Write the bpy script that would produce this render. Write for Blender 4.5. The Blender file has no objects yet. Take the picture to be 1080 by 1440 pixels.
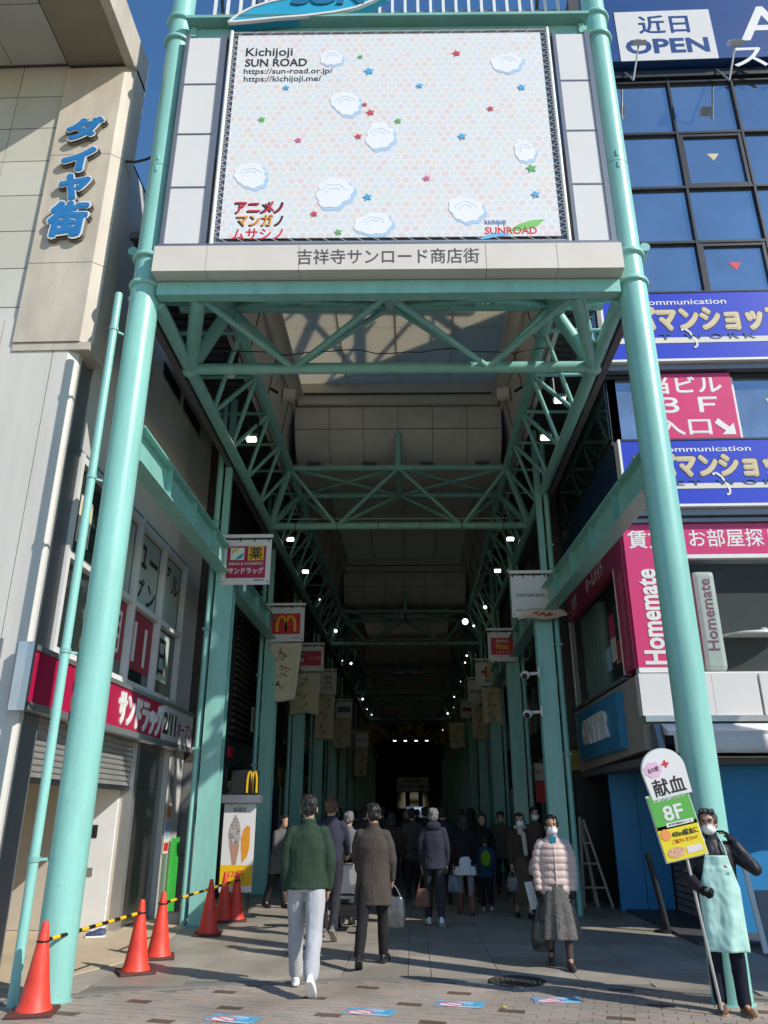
import bpy, bmesh, math, random
import numpy as np
from mathutils import Vector, Matrix, noise
random.seed(7)
SC = bpy.context.scene
COL = SC.collection
# ------------------------------------------------------------------ camera
FPX, PITCH, YAW, CAMH = 1083.0, math.radians(21.25), math.radians(2.1), 1.65
cam = bpy.data.cameras.new("camera"); camo = bpy.data.objects.new("camera", cam); COL.objects.link(camo)
camo.location = (0, 0, CAMH); camo.rotation_euler = (math.pi/2 + PITCH, 0, YAW)
cam.sensor_fit = 'VERTICAL'; cam.sensor_height = 24.0; cam.lens = 24.0*FPX/1440.0
cam.clip_start = .05; cam.clip_end = 3000
SC.camera = camo
# ------------------------------------------------------------------ sky, sun, exposure
SUN_EL = math.radians(36.5)
SX, SY = .83, -.555                      # horizontal direction towards the sun: right, behind the camera
w = bpy.data.worlds.new("World"); SC.world = w; w.use_nodes = True
nt = w.node_tree; bg = nt.nodes["Background"]
sky = nt.nodes.new("ShaderNodeTexSky"); sky.sky_type = 'NISHITA'; sky.sun_disc = False
sky.sun_elevation = SUN_EL; sky.sun_rotation = math.atan2(SX, SY)
sky.air_density = 1.0; sky.dust_density = 0.; sky.ozone_density = 2.
hs_ = nt.nodes.new("ShaderNodeHueSaturation"); hs_.inputs["Saturation"].default_value = 1.2
nt.links.new(sky.outputs[0], hs_.inputs["Color"]); nt.links.new(hs_.outputs[0], bg.inputs[0]); bg.inputs[1].default_value = .145
sl = bpy.data.lights.new("sun", 'SUN'); sl.energy = 4.0; sl.angle = math.radians(.53); sl.color = (1, .95, .87)
so = bpy.data.objects.new("sun", sl); COL.objects.link(so)
sd = Vector((SX*math.cos(SUN_EL), SY*math.cos(SUN_EL), math.sin(SUN_EL)))
so.rotation_euler = sd.to_track_quat('Z', 'Y').to_euler(); so.location = sd*40
vs = SC.view_settings; vs.view_transform = 'Standard'; vs.look = 'None'; vs.gamma = 1; vs.use_curve_mapping = False
vs.exposure = .30
SC.render.engine = 'CYCLES'
SC.cycles.use_denoising = True
SC.cycles.max_bounces = 6; SC.cycles.diffuse_bounces = 3; SC.cycles.glossy_bounces = 3; SC.cycles.transmission_bounces = 4
SC.cycles.sample_clamp_indirect = 4

# ------------------------------------------------------------------ helpers: pixel -> point on a known plane
_fw = Vector((-math.sin(YAW)*math.cos(PITCH), math.cos(YAW)*math.cos(PITCH), math.sin(PITCH)))
_rt = Vector((math.cos(YAW), math.sin(YAW), 0)); _up = _rt.cross(_fw); _C = Vector((0, 0, CAMH))
def at(ax, x, y, v):
    r = _fw*FPX + _rt*(x-540) + _up*(720-y)
    return _C + r*((v-_C[ax])/r[ax])
def gX(x, y, v): return at(0, x, y, v)
def gY(x, y, v): return at(1, x, y, v)
def gZ(x, y, v=0): return at(2, x, y, v)

# ------------------------------------------------------------------ materials
MATS = {}
def mat(name, col, rough=.55, metal=0., var=.10, scale=3., bump=0., bscale=60., spec=.5, emit=None, estr=0., stretch=None, fine=0., coat=0., spots=0.):
    if name in MATS: return MATS[name]
    m = bpy.data.materials.new(name); m.use_nodes = True
    n = m.node_tree.nodes; l = m.node_tree.links; b = n["Principled BSDF"]
    b.inputs["Roughness"].default_value = rough; b.inputs["Metallic"].default_value = metal
    b.inputs["Specular IOR Level"].default_value = spec
    if coat: b.inputs["Coat Weight"].default_value = coat; b.inputs["Coat Roughness"].default_value = .15
    c = (*col, 1)
    tc = n.new("ShaderNodeTexCoord"); mp = n.new("ShaderNodeMapping"); l.new(tc.outputs["Object"], mp.inputs[0])
    if stretch: mp.inputs["Scale"].default_value = stretch
    if var > 0:
        nz = n.new("ShaderNodeTexNoise"); nz.inputs["Scale"].default_value = scale; nz.inputs["Detail"].default_value = 8; nz.inputs["Roughness"].default_value = .65
        l.new(mp.outputs[0], nz.inputs["Vector"])
        rp = n.new("ShaderNodeValToRGB"); e = rp.color_ramp.elements
        e[0].position = .3; e[1].position = .7
        e[0].color = tuple(max(0, v*(1-var)) for v in col)+(1,); e[1].color = tuple(min(1, v*(1+var)) for v in col)+(1,)
        l.new(nz.outputs[0], rp.inputs[0]); src = rp.outputs[0]
        if fine:
            n2 = n.new("ShaderNodeTexNoise"); n2.inputs["Scale"].default_value = bscale*2; n2.inputs["Detail"].default_value = 3
            l.new(mp.outputs[0], n2.inputs["Vector"])
            mr = n.new("ShaderNodeMapRange"); mr.inputs[1].default_value = .3; mr.inputs[2].default_value = .7; mr.inputs[3].default_value = 1-fine; mr.inputs[4].default_value = 1+fine
            l.new(n2.outputs[0], mr.inputs[0])
            mx = n.new("ShaderNodeVectorMath"); mx.operation = 'SCALE'; l.new(src, mx.inputs[0]); l.new(mr.outputs[0], mx.inputs["Scale"]); src = mx.outputs[0]
        if spots:
            vo = n.new("ShaderNodeTexVoronoi"); vo.inputs["Scale"].default_value = 4.5; l.new(mp.outputs[0], vo.inputs["Vector"])
            ms_ = n.new("ShaderNodeMapRange"); ms_.inputs[1].default_value = .05; ms_.inputs[2].default_value = .11; ms_.inputs[3].default_value = 1-spots; ms_.inputs[4].default_value = 1; l.new(vo.outputs["Distance"], ms_.inputs[0])
            ns = n.new("ShaderNodeTexNoise"); ns.inputs["Scale"].default_value = .9; ns.inputs["Detail"].default_value = 6; l.new(mp.outputs[0], ns.inputs["Vector"])
            mr2 = n.new("ShaderNodeMapRange"); mr2.inputs[1].default_value = .35; mr2.inputs[2].default_value = .65; mr2.inputs[3].default_value = .78; mr2.inputs[4].default_value = 1.1; l.new(ns.outputs[0], mr2.inputs[0])
            mm_ = n.new("ShaderNodeMath"); mm_.operation = 'MULTIPLY'; l.new(ms_.outputs[0], mm_.inputs[0]); l.new(mr2.outputs[0], mm_.inputs[1])
            m3 = n.new("ShaderNodeVectorMath"); m3.operation = 'SCALE'; l.new(src, m3.inputs[0]); l.new(mm_.outputs[0], m3.inputs["Scale"]); src = m3.outputs[0]
        l.new(src, b.inputs["Base Color"])
    else: b.inputs["Base Color"].default_value = c
    if bump > 0:
        nb = n.new("ShaderNodeTexNoise"); nb.inputs["Scale"].default_value = bscale; nb.inputs["Detail"].default_value = 4
        l.new(mp.outputs[0], nb.inputs["Vector"])
        bp = n.new("ShaderNodeBump"); bp.inputs["Strength"].default_value = bump; bp.inputs["Distance"].default_value = .01
        l.new(nb.outputs[0], bp.inputs["Height"]); l.new(bp.outputs[0], b.inputs["Normal"])
    if emit: b.inputs["Emission Color"].default_value = (*emit, 1); b.inputs["Emission Strength"].default_value = estr
    MATS[name] = m; return m

TEAL = mat("teal paint", (.245, .53, .46), .38, var=.13, scale=2.2, bump=.06, bscale=25, fine=.05, coat=.12, stretch=(2.2, 2.2, .35))
TEALD = mat("teal paint dull", (.20, .43, .375), .5, var=.14, scale=2.5)
WHITE = mat("white paint", (.74, .73, .70), .45, var=.05)
WPANEL = mat("white vinyl panel", (.70, .68, .66), .35, var=.03, scale=1.2)
FASCIA = mat("pale fascia", (.66, .60, .53), .5, var=.05, scale=1.5)
GREYF = mat("grey frame metal", (.22, .23, .26), .4, .5, var=.06)
DKMET = mat("dark metal", (.04, .042, .045), .4, .4, var=.15)
BLACK = mat("black", (.012, .012, .013), .5, var=.2)
BLACKR = mat("black rubber", (.02, .02, .02), .8, var=.3)
STEEL = mat("stainless steel", (.45, .44, .42), .28, .95, var=.10, scale=2, stretch=(1, 1, .15))
ALU = mat("aluminium", (.60, .60, .59), .35, .8, var=.06)
CREAM = mat("cream cladding", (.60, .575, .52), .55, var=.10, scale=1.6, fine=.02, stretch=(2., 2., .16))
WALLG = mat("grey side cladding", (.55, .54, .51), .5, var=.05, scale=.8)
GREYC = mat("grey corner column", (.16, .165, .17), .45, .2, var=.08)
STONE = mat("beige stone", (.53, .465, .375), .6, var=.16, scale=1.8, stretch=(1.6, 1.6, .5), bump=.05, bscale=40, fine=.05)
STONED = mat("pale olive panels", (.52, .50, .42), .5, var=.07, scale=1.2)
BLUEL = mat("blue letter", (.03, .19, .45), .4, var=.08)
BLUES = mat("royal blue sign", (.018, .045, .50), .35, var=.05, scale=1)
BLUED = mat("navy sign", (.025, .07, .22), .35, var=.06, scale=1)
BLUEP = mat("blue hoarding", (.02, .21, .46), .5, var=.10, scale=1.2)
TAN = mat("tan lettering", (.60, .49, .30), .45, var=.03)
RED = mat("crimson sign", (.42, .008, .06), .4, var=.06, scale=1)
PINK = mat("magenta red sign", (.62, .035, .15), .35, var=.05, scale=1)
SIGNR = mat("sign red", (.60, .02, .03), .45, var=.06)
ORANGE = mat("cone red plastic", (.70, .05, .025), .5, var=.22, scale=5, fine=.06, bump=.1, bscale=30)
YELLOW = mat("yellow", (.80, .48, .01), .4, var=.06)
GREENS = mat("sign green", (.10, .38, .06), .45, var=.06)
CEIL = mat("soffit panel", (.66, .62, .55), .6, var=.10, scale=1.2, fine=.03)
CEILD = mat("joint brown", (.10, .085, .06), .7, var=.2)
DECK = mat("dark metal deck", (.10, .10, .10), .6, var=.2)
GLASS = mat("dark reflective glass", (.44, .48, .53), .05, .9, var=.16, scale=.5, bump=.06, bscale=.9)
GLASSD = mat("shop window glass", (.03, .042, .040), .05, 0, var=.15, scale=1, spec=.7)
MULL = mat("window mullion", (.035, .037, .04), .4, .3, var=.1)
TAPE = mat("paper", (.68, .64, .55), .7, var=.06, scale=6)
CLOTHY = mat("pale yellow banner cloth", (.62, .56, .38), .8, var=.12, scale=5, bump=.1, bscale=200)
INK = mat("ink", (.03, .025, .02), .7, var=.3)
INKR = mat("red ink", (.35, .04, .03), .7, var=.2)

def lamp_mat(name, col, s):
    if name in MATS: return MATS[name]
    m = bpy.data.materials.new(name); m.use_nodes = True; b = m.node_tree.nodes["Principled BSDF"]
    b.inputs["Base Color"].default_value = (.8, .8, .78, 1); b.inputs["Emission Color"].default_value = (*col, 1); b.inputs["Emission Strength"].default_value = s
    MATS[name] = m; return m
LAMP = lamp_mat("lit lamp", (1, .93, .8), 5.)
LAMPD = lamp_mat("lit lamp far", (1, .96, .9), 2.5)

def brick_mat(name, c1, c2, mortar, bw, bh, rot=None, rough=.75, bumpd=.6):
    m = bpy.data.materials.new(name); m.use_nodes = True; n = m.node_tree.nodes; l = m.node_tree.links; b = n["Principled BSDF"]
    tc = n.new("ShaderNodeTexCoord"); mp = n.new("ShaderNodeMapping"); l.new(tc.outputs["Object"], mp.inputs[0])
    if rot: mp.inputs["Rotation"].default_value = rot
    br = n.new("ShaderNodeTexBrick"); l.new(mp.outputs[0], br.inputs["Vector"])
    br.inputs["Color1"].default_value = (*c1, 1); br.inputs["Color2"].default_value = (*c2, 1); br.inputs["Mortar"].default_value = (*mortar, 1)
    br.inputs["Scale"].default_value = 1; br.inputs["Brick Width"].default_value = bw; br.inputs["Row Height"].default_value = bh; br.inputs["Mortar Size"].default_value = .008
    l.new(br.outputs[0], b.inputs["Base Color"]); b.inputs["Roughness"].default_value = rough
    bp = n.new("ShaderNodeBump"); bp.inputs["Strength"].default_value = bumpd; bp.inputs["Distance"].default_value = .01; bp.invert = True
    l.new(br.outputs["Fac"], bp.inputs["Height"]); l.new(bp.outputs[0], b.inputs["Normal"])
    MATS[name] = m; return m

# ------------------------------------------------------------------ mesh builder
SKEW = 0.0            # the gate and arcade stand slightly askew to the street axis: Y grows with X
def tag(o, label, cat, group=None, kind=None):
    if label: o["label"] = label
    if cat: o["category"] = cat
    if group: o["group"] = group
    if kind: o["kind"] = kind
    return o
def T(name, label, cat, loc=(0, 0, 0), group=None, rz=0.):
    o = bpy.data.objects.new(name, None); COL.objects.link(o); o.location = loc; o.rotation_euler = (0, 0, rz)
    o.empty_display_size = .2
    return tag(o, label, cat, group)
def link(name, me, parent=None, local=False):
    o = bpy.data.objects.new(name, me); COL.objects.link(o)
    if parent is not None:
        o.parent = parent
        if not local:
            M = Matrix.Translation(parent.location) @ parent.rotation_euler.to_matrix().to_4x4()
            if parent.parent is not None: M = Matrix.Identity(4); q = parent.parent; M = (Matrix.Translation(q.location) @ q.rotation_euler.to_matrix().to_4x4()) @ parent.matrix_parent_inverse @ Matrix.Translation(parent.location)
            o.matrix_parent_inverse = M.inverted()
    return o
def ortho(d):
    d = Vector(d).normalized(); a = Vector((0, 0, 1)) if abs(d.z) < .9 else Vector((1, 0, 0))
    u = d.cross(a).normalized(); return u, d.cross(u).normalized()
class MB:
    def __init__(s): s.v = []; s.f = []; s.sm = []
    def add(s, vs_, fs, smooth=False):
        o = len(s.v); s.v += [Vector(q) for q in vs_]; s.f += [tuple(o+i for i in f) for f in fs]; s.sm += [smooth]*len(fs); return s
    def box(s, x0, x1, y0, y1, z0, z1):
        return s.add([(x0, y0, z0), (x1, y0, z0), (x1, y1, z0), (x0, y1, z0), (x0, y0, z1), (x1, y0, z1), (x1, y1, z1), (x0, y1, z1)],
                     [(0, 3, 2, 1), (4, 5, 6, 7), (0, 1, 5, 4), (1, 2, 6, 5), (2, 3, 7, 6), (3, 0, 4, 7)])
    def obox(s, c, u, v, n, a, b, d):        # oriented box, half sizes a b d
        c, u, v, n = Vector(c), Vector(u).normalized(), Vector(v).normalized(), Vector(n).normalized()
        P = [c+u*i*a+v*j*b+n*k*d for k in (-1, 1) for j, i in ((-1, -1), (-1, 1), (1, 1), (1, -1))]
        return s.add(P, [(0, 3, 2, 1), (4, 5, 6, 7), (0, 1, 5, 4), (1, 2, 6, 5), (2, 3, 7, 6), (3, 0, 4, 7)])
    def bar(s, p0, p1, wd, ht, upv=(0, 0, 1)):
        p0, p1 = Vector(p0), Vector(p1); d = (p1-p0); L = d.length; d.normalize(); u = d.cross(Vector(upv))
        if u.length < 1e-4: u = d.cross(Vector((0, 1, 0)))
        u.normalize(); v = u.cross(d)
        return s.obox((p0+p1)/2, d, u, v, L/2, wd/2, ht/2)
    def tube(s, p0, p1, r0, r1=None, n=12, caps=True):
        r1 = r0 if r1 is None else r1; p0, p1 = Vector(p0), Vector(p1); u, v = ortho(p1-p0)
        A = [p0+(u*math.cos(t)+v*math.sin(t))*r0 for t in [2*math.pi*i/n for i in range(n)]]
        B = [p1+(u*math.cos(t)+v*math.sin(t))*r1 for t in [2*math.pi*i/n for i in range(n)]]
        s.add(A+B, [(i, n+i, n+(i+1) % n, (i+1) % n) for i in range(n)], True)
        if caps: s.add(A, [tuple(range(n))]); s.add(B, [tuple(reversed(range(n)))])
        return s
    def path(s, pts, r, n=8):
        for a, b in zip(pts[:-1], pts[1:]): s.tube(a, b, r, n=n)
        for p in pts[1:-1]: s.ball(p, (r, r, r), 6, 4)
        return s
    def ball(s, c, r, nu=16, nv=10, R=None):
        c = Vector(c); P = []; F = []
        if not hasattr(r, '__len__'): r = (r, r, r)
        for j in range(1, nv):
            ph = math.pi*j/nv
            for i in range(nu):
                th = 2*math.pi*i/nu; q = Vector((r[0]*math.sin(ph)*math.cos(th), r[1]*math.sin(ph)*math.sin(th), r[2]*math.cos(ph)))
                P.append(c+(R @ q if R else q))
        t = Vector((0, 0, r[2])); t = R @ t if R else t
        P += [c+t, c-t]; a, b = len(P)-2, len(P)-1
        for j in range(nv-2):
            for i in range(nu): F.append((j*nu+i, (j+1)*nu+i, (j+1)*nu+(i+1) % nu, j*nu+(i+1) % nu))
        for i in range(nu): F.append((a, i, (i+1) % nu)); F.append((b, (nv-2)*nu+(i+1) % nu, (nv-2)*nu+i))
        return s.add(P, F, True)
    def cap(s, p0, r0, p1, r1, n=14):
        s.tube(p0, p1, r0, r1, n); s.ball(p0, r0, n, 8); return s.ball(p1, r1, n, 8)
    def rings(s, rs, closed=True, smooth=True):       # list of vertex rings of one size
        n = len(rs[0]); P = [q for r in rs for q in r]; F = []
        for j in range(len(rs)-1):
            for i in range(n): F.append((j*n+i, j*n+(i+1) % n, (j+1)*n+(i+1) % n, (j+1)*n+i))
        s.add(P, F, smooth)
        if closed: s.add(rs[0], [tuple(reversed(range(n)))]); s.add(rs[-1], [tuple(range(n))])
        return s
    def loft(s, secs, n=22):            # (centre, rx, ry) up the z axis
        return s.rings([[(c[0]+rx*math.cos(2*math.pi*i/n), c[1]+ry*math.sin(2*math.pi*i/n), c[2]) for i in range(n)] for c, rx, ry in secs])
    def lathe(s, prof, c=(0, 0, 0), n=24):
        return s.rings([[(c[0]+r*math.cos(2*math.pi*i/n), c[1]+r*math.sin(2*math.pi*i/n), c[2]+z) for i in range(n)] for r, z in prof])
    def prism(s, pts, d):               # planar polygon pts extruded by vector d
        n = len(pts); P = [Vector(p) for p in pts]; Q = [p+Vector(d) for p in P]
        s.add(P+Q, [tuple(reversed(range(n))), tuple(range(n, 2*n))]+[(i, (i+1) % n, n+(i+1) % n, n+i) for i in range(n)]); return s
    def grid(s, fn, nu, nv, thick=0., smooth=True):
        P = [Vector(fn(i/nu, j/nv)) for j in range(nv+1) for i in range(nu+1)]
        F = [(j*(nu+1)+i, j*(nu+1)+i+1, (j+1)*(nu+1)+i+1, (j+1)*(nu+1)+i) for j in range(nv) for i in range(nu)]
        return s.add(P, F, smooth)
    def mesh(s, m, name="m", skew=True):
        me = bpy.data.meshes.new(name)
        V = s.v
        if SKEW and skew: V = [(q.x, q.y+SKEW*(q.x+.26), q.z) for q in V]
        me.from_pydata([tuple(q) for q in V], [], s.f)
        me.polygons.foreach_set("use_smooth", s.sm)
        if m: me.materials.append(m)
        me.update(); return me
    def build(s, name, m, parent=None, local=False, bevel=0., skew=True):
        me = s.mesh(m, name, skew)
        bm = bmesh.new(); bm.from_mesh(me); bmesh.ops.recalc_face_normals(bm, faces=bm.faces)
        if bevel: bmesh.ops.bevel(bm, geom=[e for e in bm.edges], offset=bevel, segments=2, affect='EDGES', profile=.6)
        bm.to_mesh(me); bm.free()
        return link(name, me, parent, local)
def box(name, m, p, *a, bevel=0., local=False): return MB().box(*a).build(name, m, p, local, bevel)
def tube(name, m, p, *a, local=False, **k): return MB().tube(*a, **k).build(name, m, p, local)

TS = bpy.data.scenes.new("scratch")
def evalmesh(o):
    TS.collection.objects.link(o)
    with bpy.context.temp_override(scene=TS, view_layer=TS.view_layers[0]):
        dg = bpy.context.evaluated_depsgraph_get(); dg.update()
        me = bpy.data.meshes.new_from_object(o.evaluated_get(dg), depsgraph=dg)
    TS.collection.objects.unlink(o); return me
# ------------------------------------------------------------------ lettering
VY = (Vector((1, 0, 0)), Vector((0, 0, 1)))      # faces the camera side (-Y)
VXp = (Vector((0, 1, 0)), Vector((0, 0, 1)))     # faces +X (on the left side wall)
VXm = (Vector((0, -1, 0)), Vector((0, 0, 1)))    # faces -X (on the right side wall)
def textmesh(s, bold=0., ext=.002, spacing=1.):
    cu = bpy.data.curves.new("t", 'FONT'); cu.body = s; cu.size = 1; cu.offset = bold; cu.extrude = 0; cu.resolution_u = 3
    cu.align_x = 'CENTER'; cu.align_y = 'CENTER'; cu.space_character = spacing
    o = bpy.data.objects.new("t", cu); me = evalmesh(o)
    bpy.data.objects.remove(o); bpy.data.curves.remove(cu)
    n = len(me.vertices); a = np.zeros(n*3); me.vertices.foreach_get("co", a)
    return me, a.reshape(-1, 3)
def text(s, c, wd, ht, m, parent, fr=VY, bold=.02, ext=.004, name="lettering", rot=0., slant=0., spacing=1., local=False):
    """lettering fitted in a box wd x ht centred on c, in the plane (u, v); sits proud of it by ext"""
    cjk = bold > 0 and any(ord(ch_) > 0x2E80 for ch_ in s)
    me, a = textmesh(s, 0. if cjk else bold, spacing=spacing)
    if len(a) == 0: return None
    lo, hi = a.min(0), a.max(0); mid = (lo+hi)/2; a = a-mid
    kx = wd/max(1e-6, hi[0]-lo[0]) if wd else None; ky = ht/max(1e-6, hi[1]-lo[1]) if ht else None
    kx = kx or ky; ky = ky or kx
    X = a[:, 0]*kx + slant*a[:, 1]*ky; Yv = a[:, 1]*ky
    cr, sr = math.cos(rot), math.sin(rot); X, Yv = X*cr-Yv*sr, X*sr+Yv*cr
    u, v = np.array(fr[0]), np.array(fr[1]); n = np.cross(u, v); c = np.array(c)
    P = c + X[:, None]*u + Yv[:, None]*v
    if SKEW: P[:, 1] += SKEW*(P[:, 0]+.26)
    bm = bmesh.new(); bm.from_mesh(me); bm.verts.ensure_lookup_table()
    for q, p in zip(bm.verts, P): q.co = p
    src = bm.faces[:]; allf = [src]; offs = [(0, 0)]
    if cjk:
        bb1 = bold*min(kx, ky)*.55; dirs = 8 if bold > .03 else 4
        offs += [(bb1*math.cos(2*math.pi*i/dirs), bb1*math.sin(2*math.pi*i/dirs)) for i in range(dirs)]
        for _ in offs[1:]: allf.append([g for g in bmesh.ops.duplicate(bm, geom=src)["geom"] if isinstance(g, bmesh.types.BMFace)])
    for fi, (fs_, of) in enumerate(zip(allf, offs)):
        for q in {vv_ for f_ in fs_ for vv_ in f_.verts}: q.co += Vector(u*of[0]+v*of[1])
        r = bmesh.ops.extrude_face_region(bm, geom=fs_)
        for g in r["geom"]:
            if isinstance(g, bmesh.types.BMVert): g.co += Vector(n*(ext-fi*.00035*max(1, ext/.006)))
    bmesh.ops.recalc_face_normals(bm, faces=bm.faces)
    bm.to_mesh(me); bm.free(); me.materials.clear(); me.materials.append(m)
    me.polygons.foreach_set("use_smooth", [False]*len(me.polygons))
    return link(name, me, parent, local)
def plate(name, m, parent, c, wd, ht, fr=VY, th=.01, out=0., local=False, bevel=0.):
    u, v = fr; n = u.cross(v); return MB().obox(Vector(c)+n*(out+th/2), u, v, n, wd/2, ht/2, th/2).build(name, m, parent, local, bevel)
def shape(name, m, parent, c, pts, fr=VY, th=.004, out=0., local=False):
    u, v = fr; n = u.cross(v); c = Vector(c)+n*out
    return MB().prism([c+u*p[0]+v*p[1] for p in pts], n*th).build(name, m, parent, local)
def ell(a, b, n=24, x=0, y=0): return [(x+a*math.cos(2*math.pi*i/n), y+b*math.sin(2*math.pi*i/n)) for i in range(n)]
def star(r, x=0, y=0, k=.45, n=5, t0=math.pi/2): return [(x+(r if i % 2 == 0 else r*k)*math.cos(t0+math.pi*i/n), y+(r if i % 2 == 0 else r*k)*math.sin(t0+math.pi*i/n)) for i in range(2*n)]
def arches(c, wd, ht, r, m, parent, fr=VY, name="golden_arches", out=.012):
    u, v = fr; n = u.cross(v); mb = MB(); c = Vector(c)+n*out
    for s in (-1, 1):
        pts = []
        for i in range(15):
            t = math.pi*(1-i/14); X = s*wd/4+wd/4*math.cos(t); Y = -ht/2+ht*(math.sin(t)**.55)
            pts.append(c+u*X+v*Y)
        for a, b in zip(pts[:-1], pts[1:]): mb.bar(a, b, r*2.2, r*1.2, n)
    return mb.build(name, m, parent)

# ================================================================== THE SETTING: ground and paving
SLABM = [mat("floor slab %d" % i, c, .5, var=.12, scale=2.2, bump=.08, bscale=90, fine=.06, spots=.35) for i, c in enumerate([(.37, .33, .275), (.35, .312, .26), (.385, .345, .29), (.335, .298, .245)])]
BRK = mat("brick paver", (.37, .30, .245), .65, var=.16, scale=1.3, bump=.15, bscale=120, fine=.10, spots=.3)
BRK2 = mat("brick paver grey", (.345, .295, .25), .65, var=.16, scale=1.7, bump=.15, bscale=120, fine=.10, spots=.3)
BRKD = mat("dark accent paver", (.13, .085, .062), .6, var=.18, scale=3, bump=.15, bscale=120, fine=.10, spots=.3)
GROUT = mat("ground bed", (.17, .155, .135), .8, var=.15, scale=2, bump=.2, bscale=80)
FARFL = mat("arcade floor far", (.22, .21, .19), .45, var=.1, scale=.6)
ground = MB().grid(lambda u, v: (-60+120*u, -40+240*v, 0), 4, 4).build("ground", GROUT); tag(ground, None, None, kind="structure")
def arc(x): return 9.25-.075*(x-.1)**2
# brick field in front of the arcade (real bricks with joints, one joined field plus countable dark accent tiles)
ang = math.radians(-14); ca, sa = math.cos(ang), math.sin(ang)
def rotp(u, v): return (u*ca-v*sa, u*sa+v*ca+7.5)
accent = set()
bw, bh, g = .232, .116, .004
f1, f2 = MB(), MB(); ntile = 0
def brickpts(u0, u1, v0, v1): return [rotp(u0, v0), rotp(u1, v0), rotp(u1, v1), rotp(u0, v1)]
def in_field(P): return all(6.6 < y < arc(x)-.01 and -4.6 < x < 5.2 for x, y in P)
R2 = random.Random(3)
for j in range(-30, 31):
    for i in range(-24, 25):
        off = (j % 2)*bw/2
        u0, v0 = i*bw+off+g, j*bh+g; P = brickpts(u0, u0+bw-2*g, v0, v0+bh-2*g)
        if not in_field(P): continue
        if j % 5 == 0 and (i+(j//5) % 2*2) % 4 == 0:
            h = .012; MB().prism([(x, y, 0) for x, y in P], (0, 0, h)).build("accent_paver", BRKD, ground); continue
        h = .010+R2.random()*.003
        (f1 if R2.random() < .6 else f2).prism([(x, y, 0) for x, y in P], (0, 0, h))
tag(f1.build("brick_paving", BRK, ground), None, None, kind="stuff"); tag(f2.build("brick_paving", BRK2, ground), None, None, kind="stuff")
# edge strip between bricks and slabs, then the large floor slabs, each one its own piece
es = MB()
for k in range(40):
    x0, x1 = -4.6+k*.245, -4.6+(k+1)*.245
    es.prism([(x0, arc(x0), 0), (x1, arc(x1), 0), (x1, arc(x1)+.14, 0), (x0, arc(x0)+.14, 0)], (0, 0, .012))
es.build("edge_strip", mat("edge strip stone", (.22, .20, .175), .6, var=.1), ground)
xs = [-4.2, -3.3, -2.4, -1.6, -.8, -.09, .16, .9, 1.7, 2.4, 3.3, 4.2]
for i in range(len(xs)-1):
    y = 8.0; k = 0
    while y < 20.0:
        L = .9 if (i % 2) else 1.2
        y0, y1 = y, y+L
        a0, a1 = arc(xs[i])+.145, arc(xs[i+1])+.145
        p = .004
        q0, q1 = max(y0+p, a0), max(y0+p, a1)
        if y1-p > max(q0, q1)+.03:
            h = .010+R2.random()*.002
            MB().prism([(xs[i]+p, q0, 0), (xs[i+1]-p, q1, 0), (xs[i+1]-p, y1-p, 0), (xs[i]+p, y1-p, 0)], (0, 0, h)).build("floor_slab", SLABM[R2.randrange(4)], ground)
        y = y1
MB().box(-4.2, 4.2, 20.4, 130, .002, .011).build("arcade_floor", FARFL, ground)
# tan protective mat in front of the left shop
fm = T("floor_mat", "tan protective sheet on the ground before the half-open shutter", "mat", (-4.3, 11, 0))
MB().prism([(-6.4, 8.9, .012), (-3.9, 8.7, .012), (-3.35, 10.3, .012), (-3.5, 14.0, .012), (-6.4, 14.0, .012)], (0, 0, .010)).build("sheet", mat("tan sheet", (.52, .42, .29), .7, var=.1, scale=1.5, bump=.1, bscale=15), fm)
# manhole
mh = T("manhole_cover", "round dark iron manhole cover set into the paving", "manhole cover", (*gZ(728, 1382).xy, .012))
mb = MB(); mb.lathe([(.30, 0), (.30, .006), (.27, .006), (.27, .003), (.0, .003)], mh.location, 28); mb.build("rim", mat("cast iron", (.08, .075, .07), .55, .5, var=.2), mh)
mb = MB()
for k in range(-4, 5):
    L = math.sqrt(max(0, .25**2-(k*.055)**2)); mb.box(mh.location.x+k*.055-.012, mh.location.x+k*.055+.012, mh.location.y-L, mh.location.y+L, .0155, .0185)
mb.build("ribs", MATS["cast iron"], mh)
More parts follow.
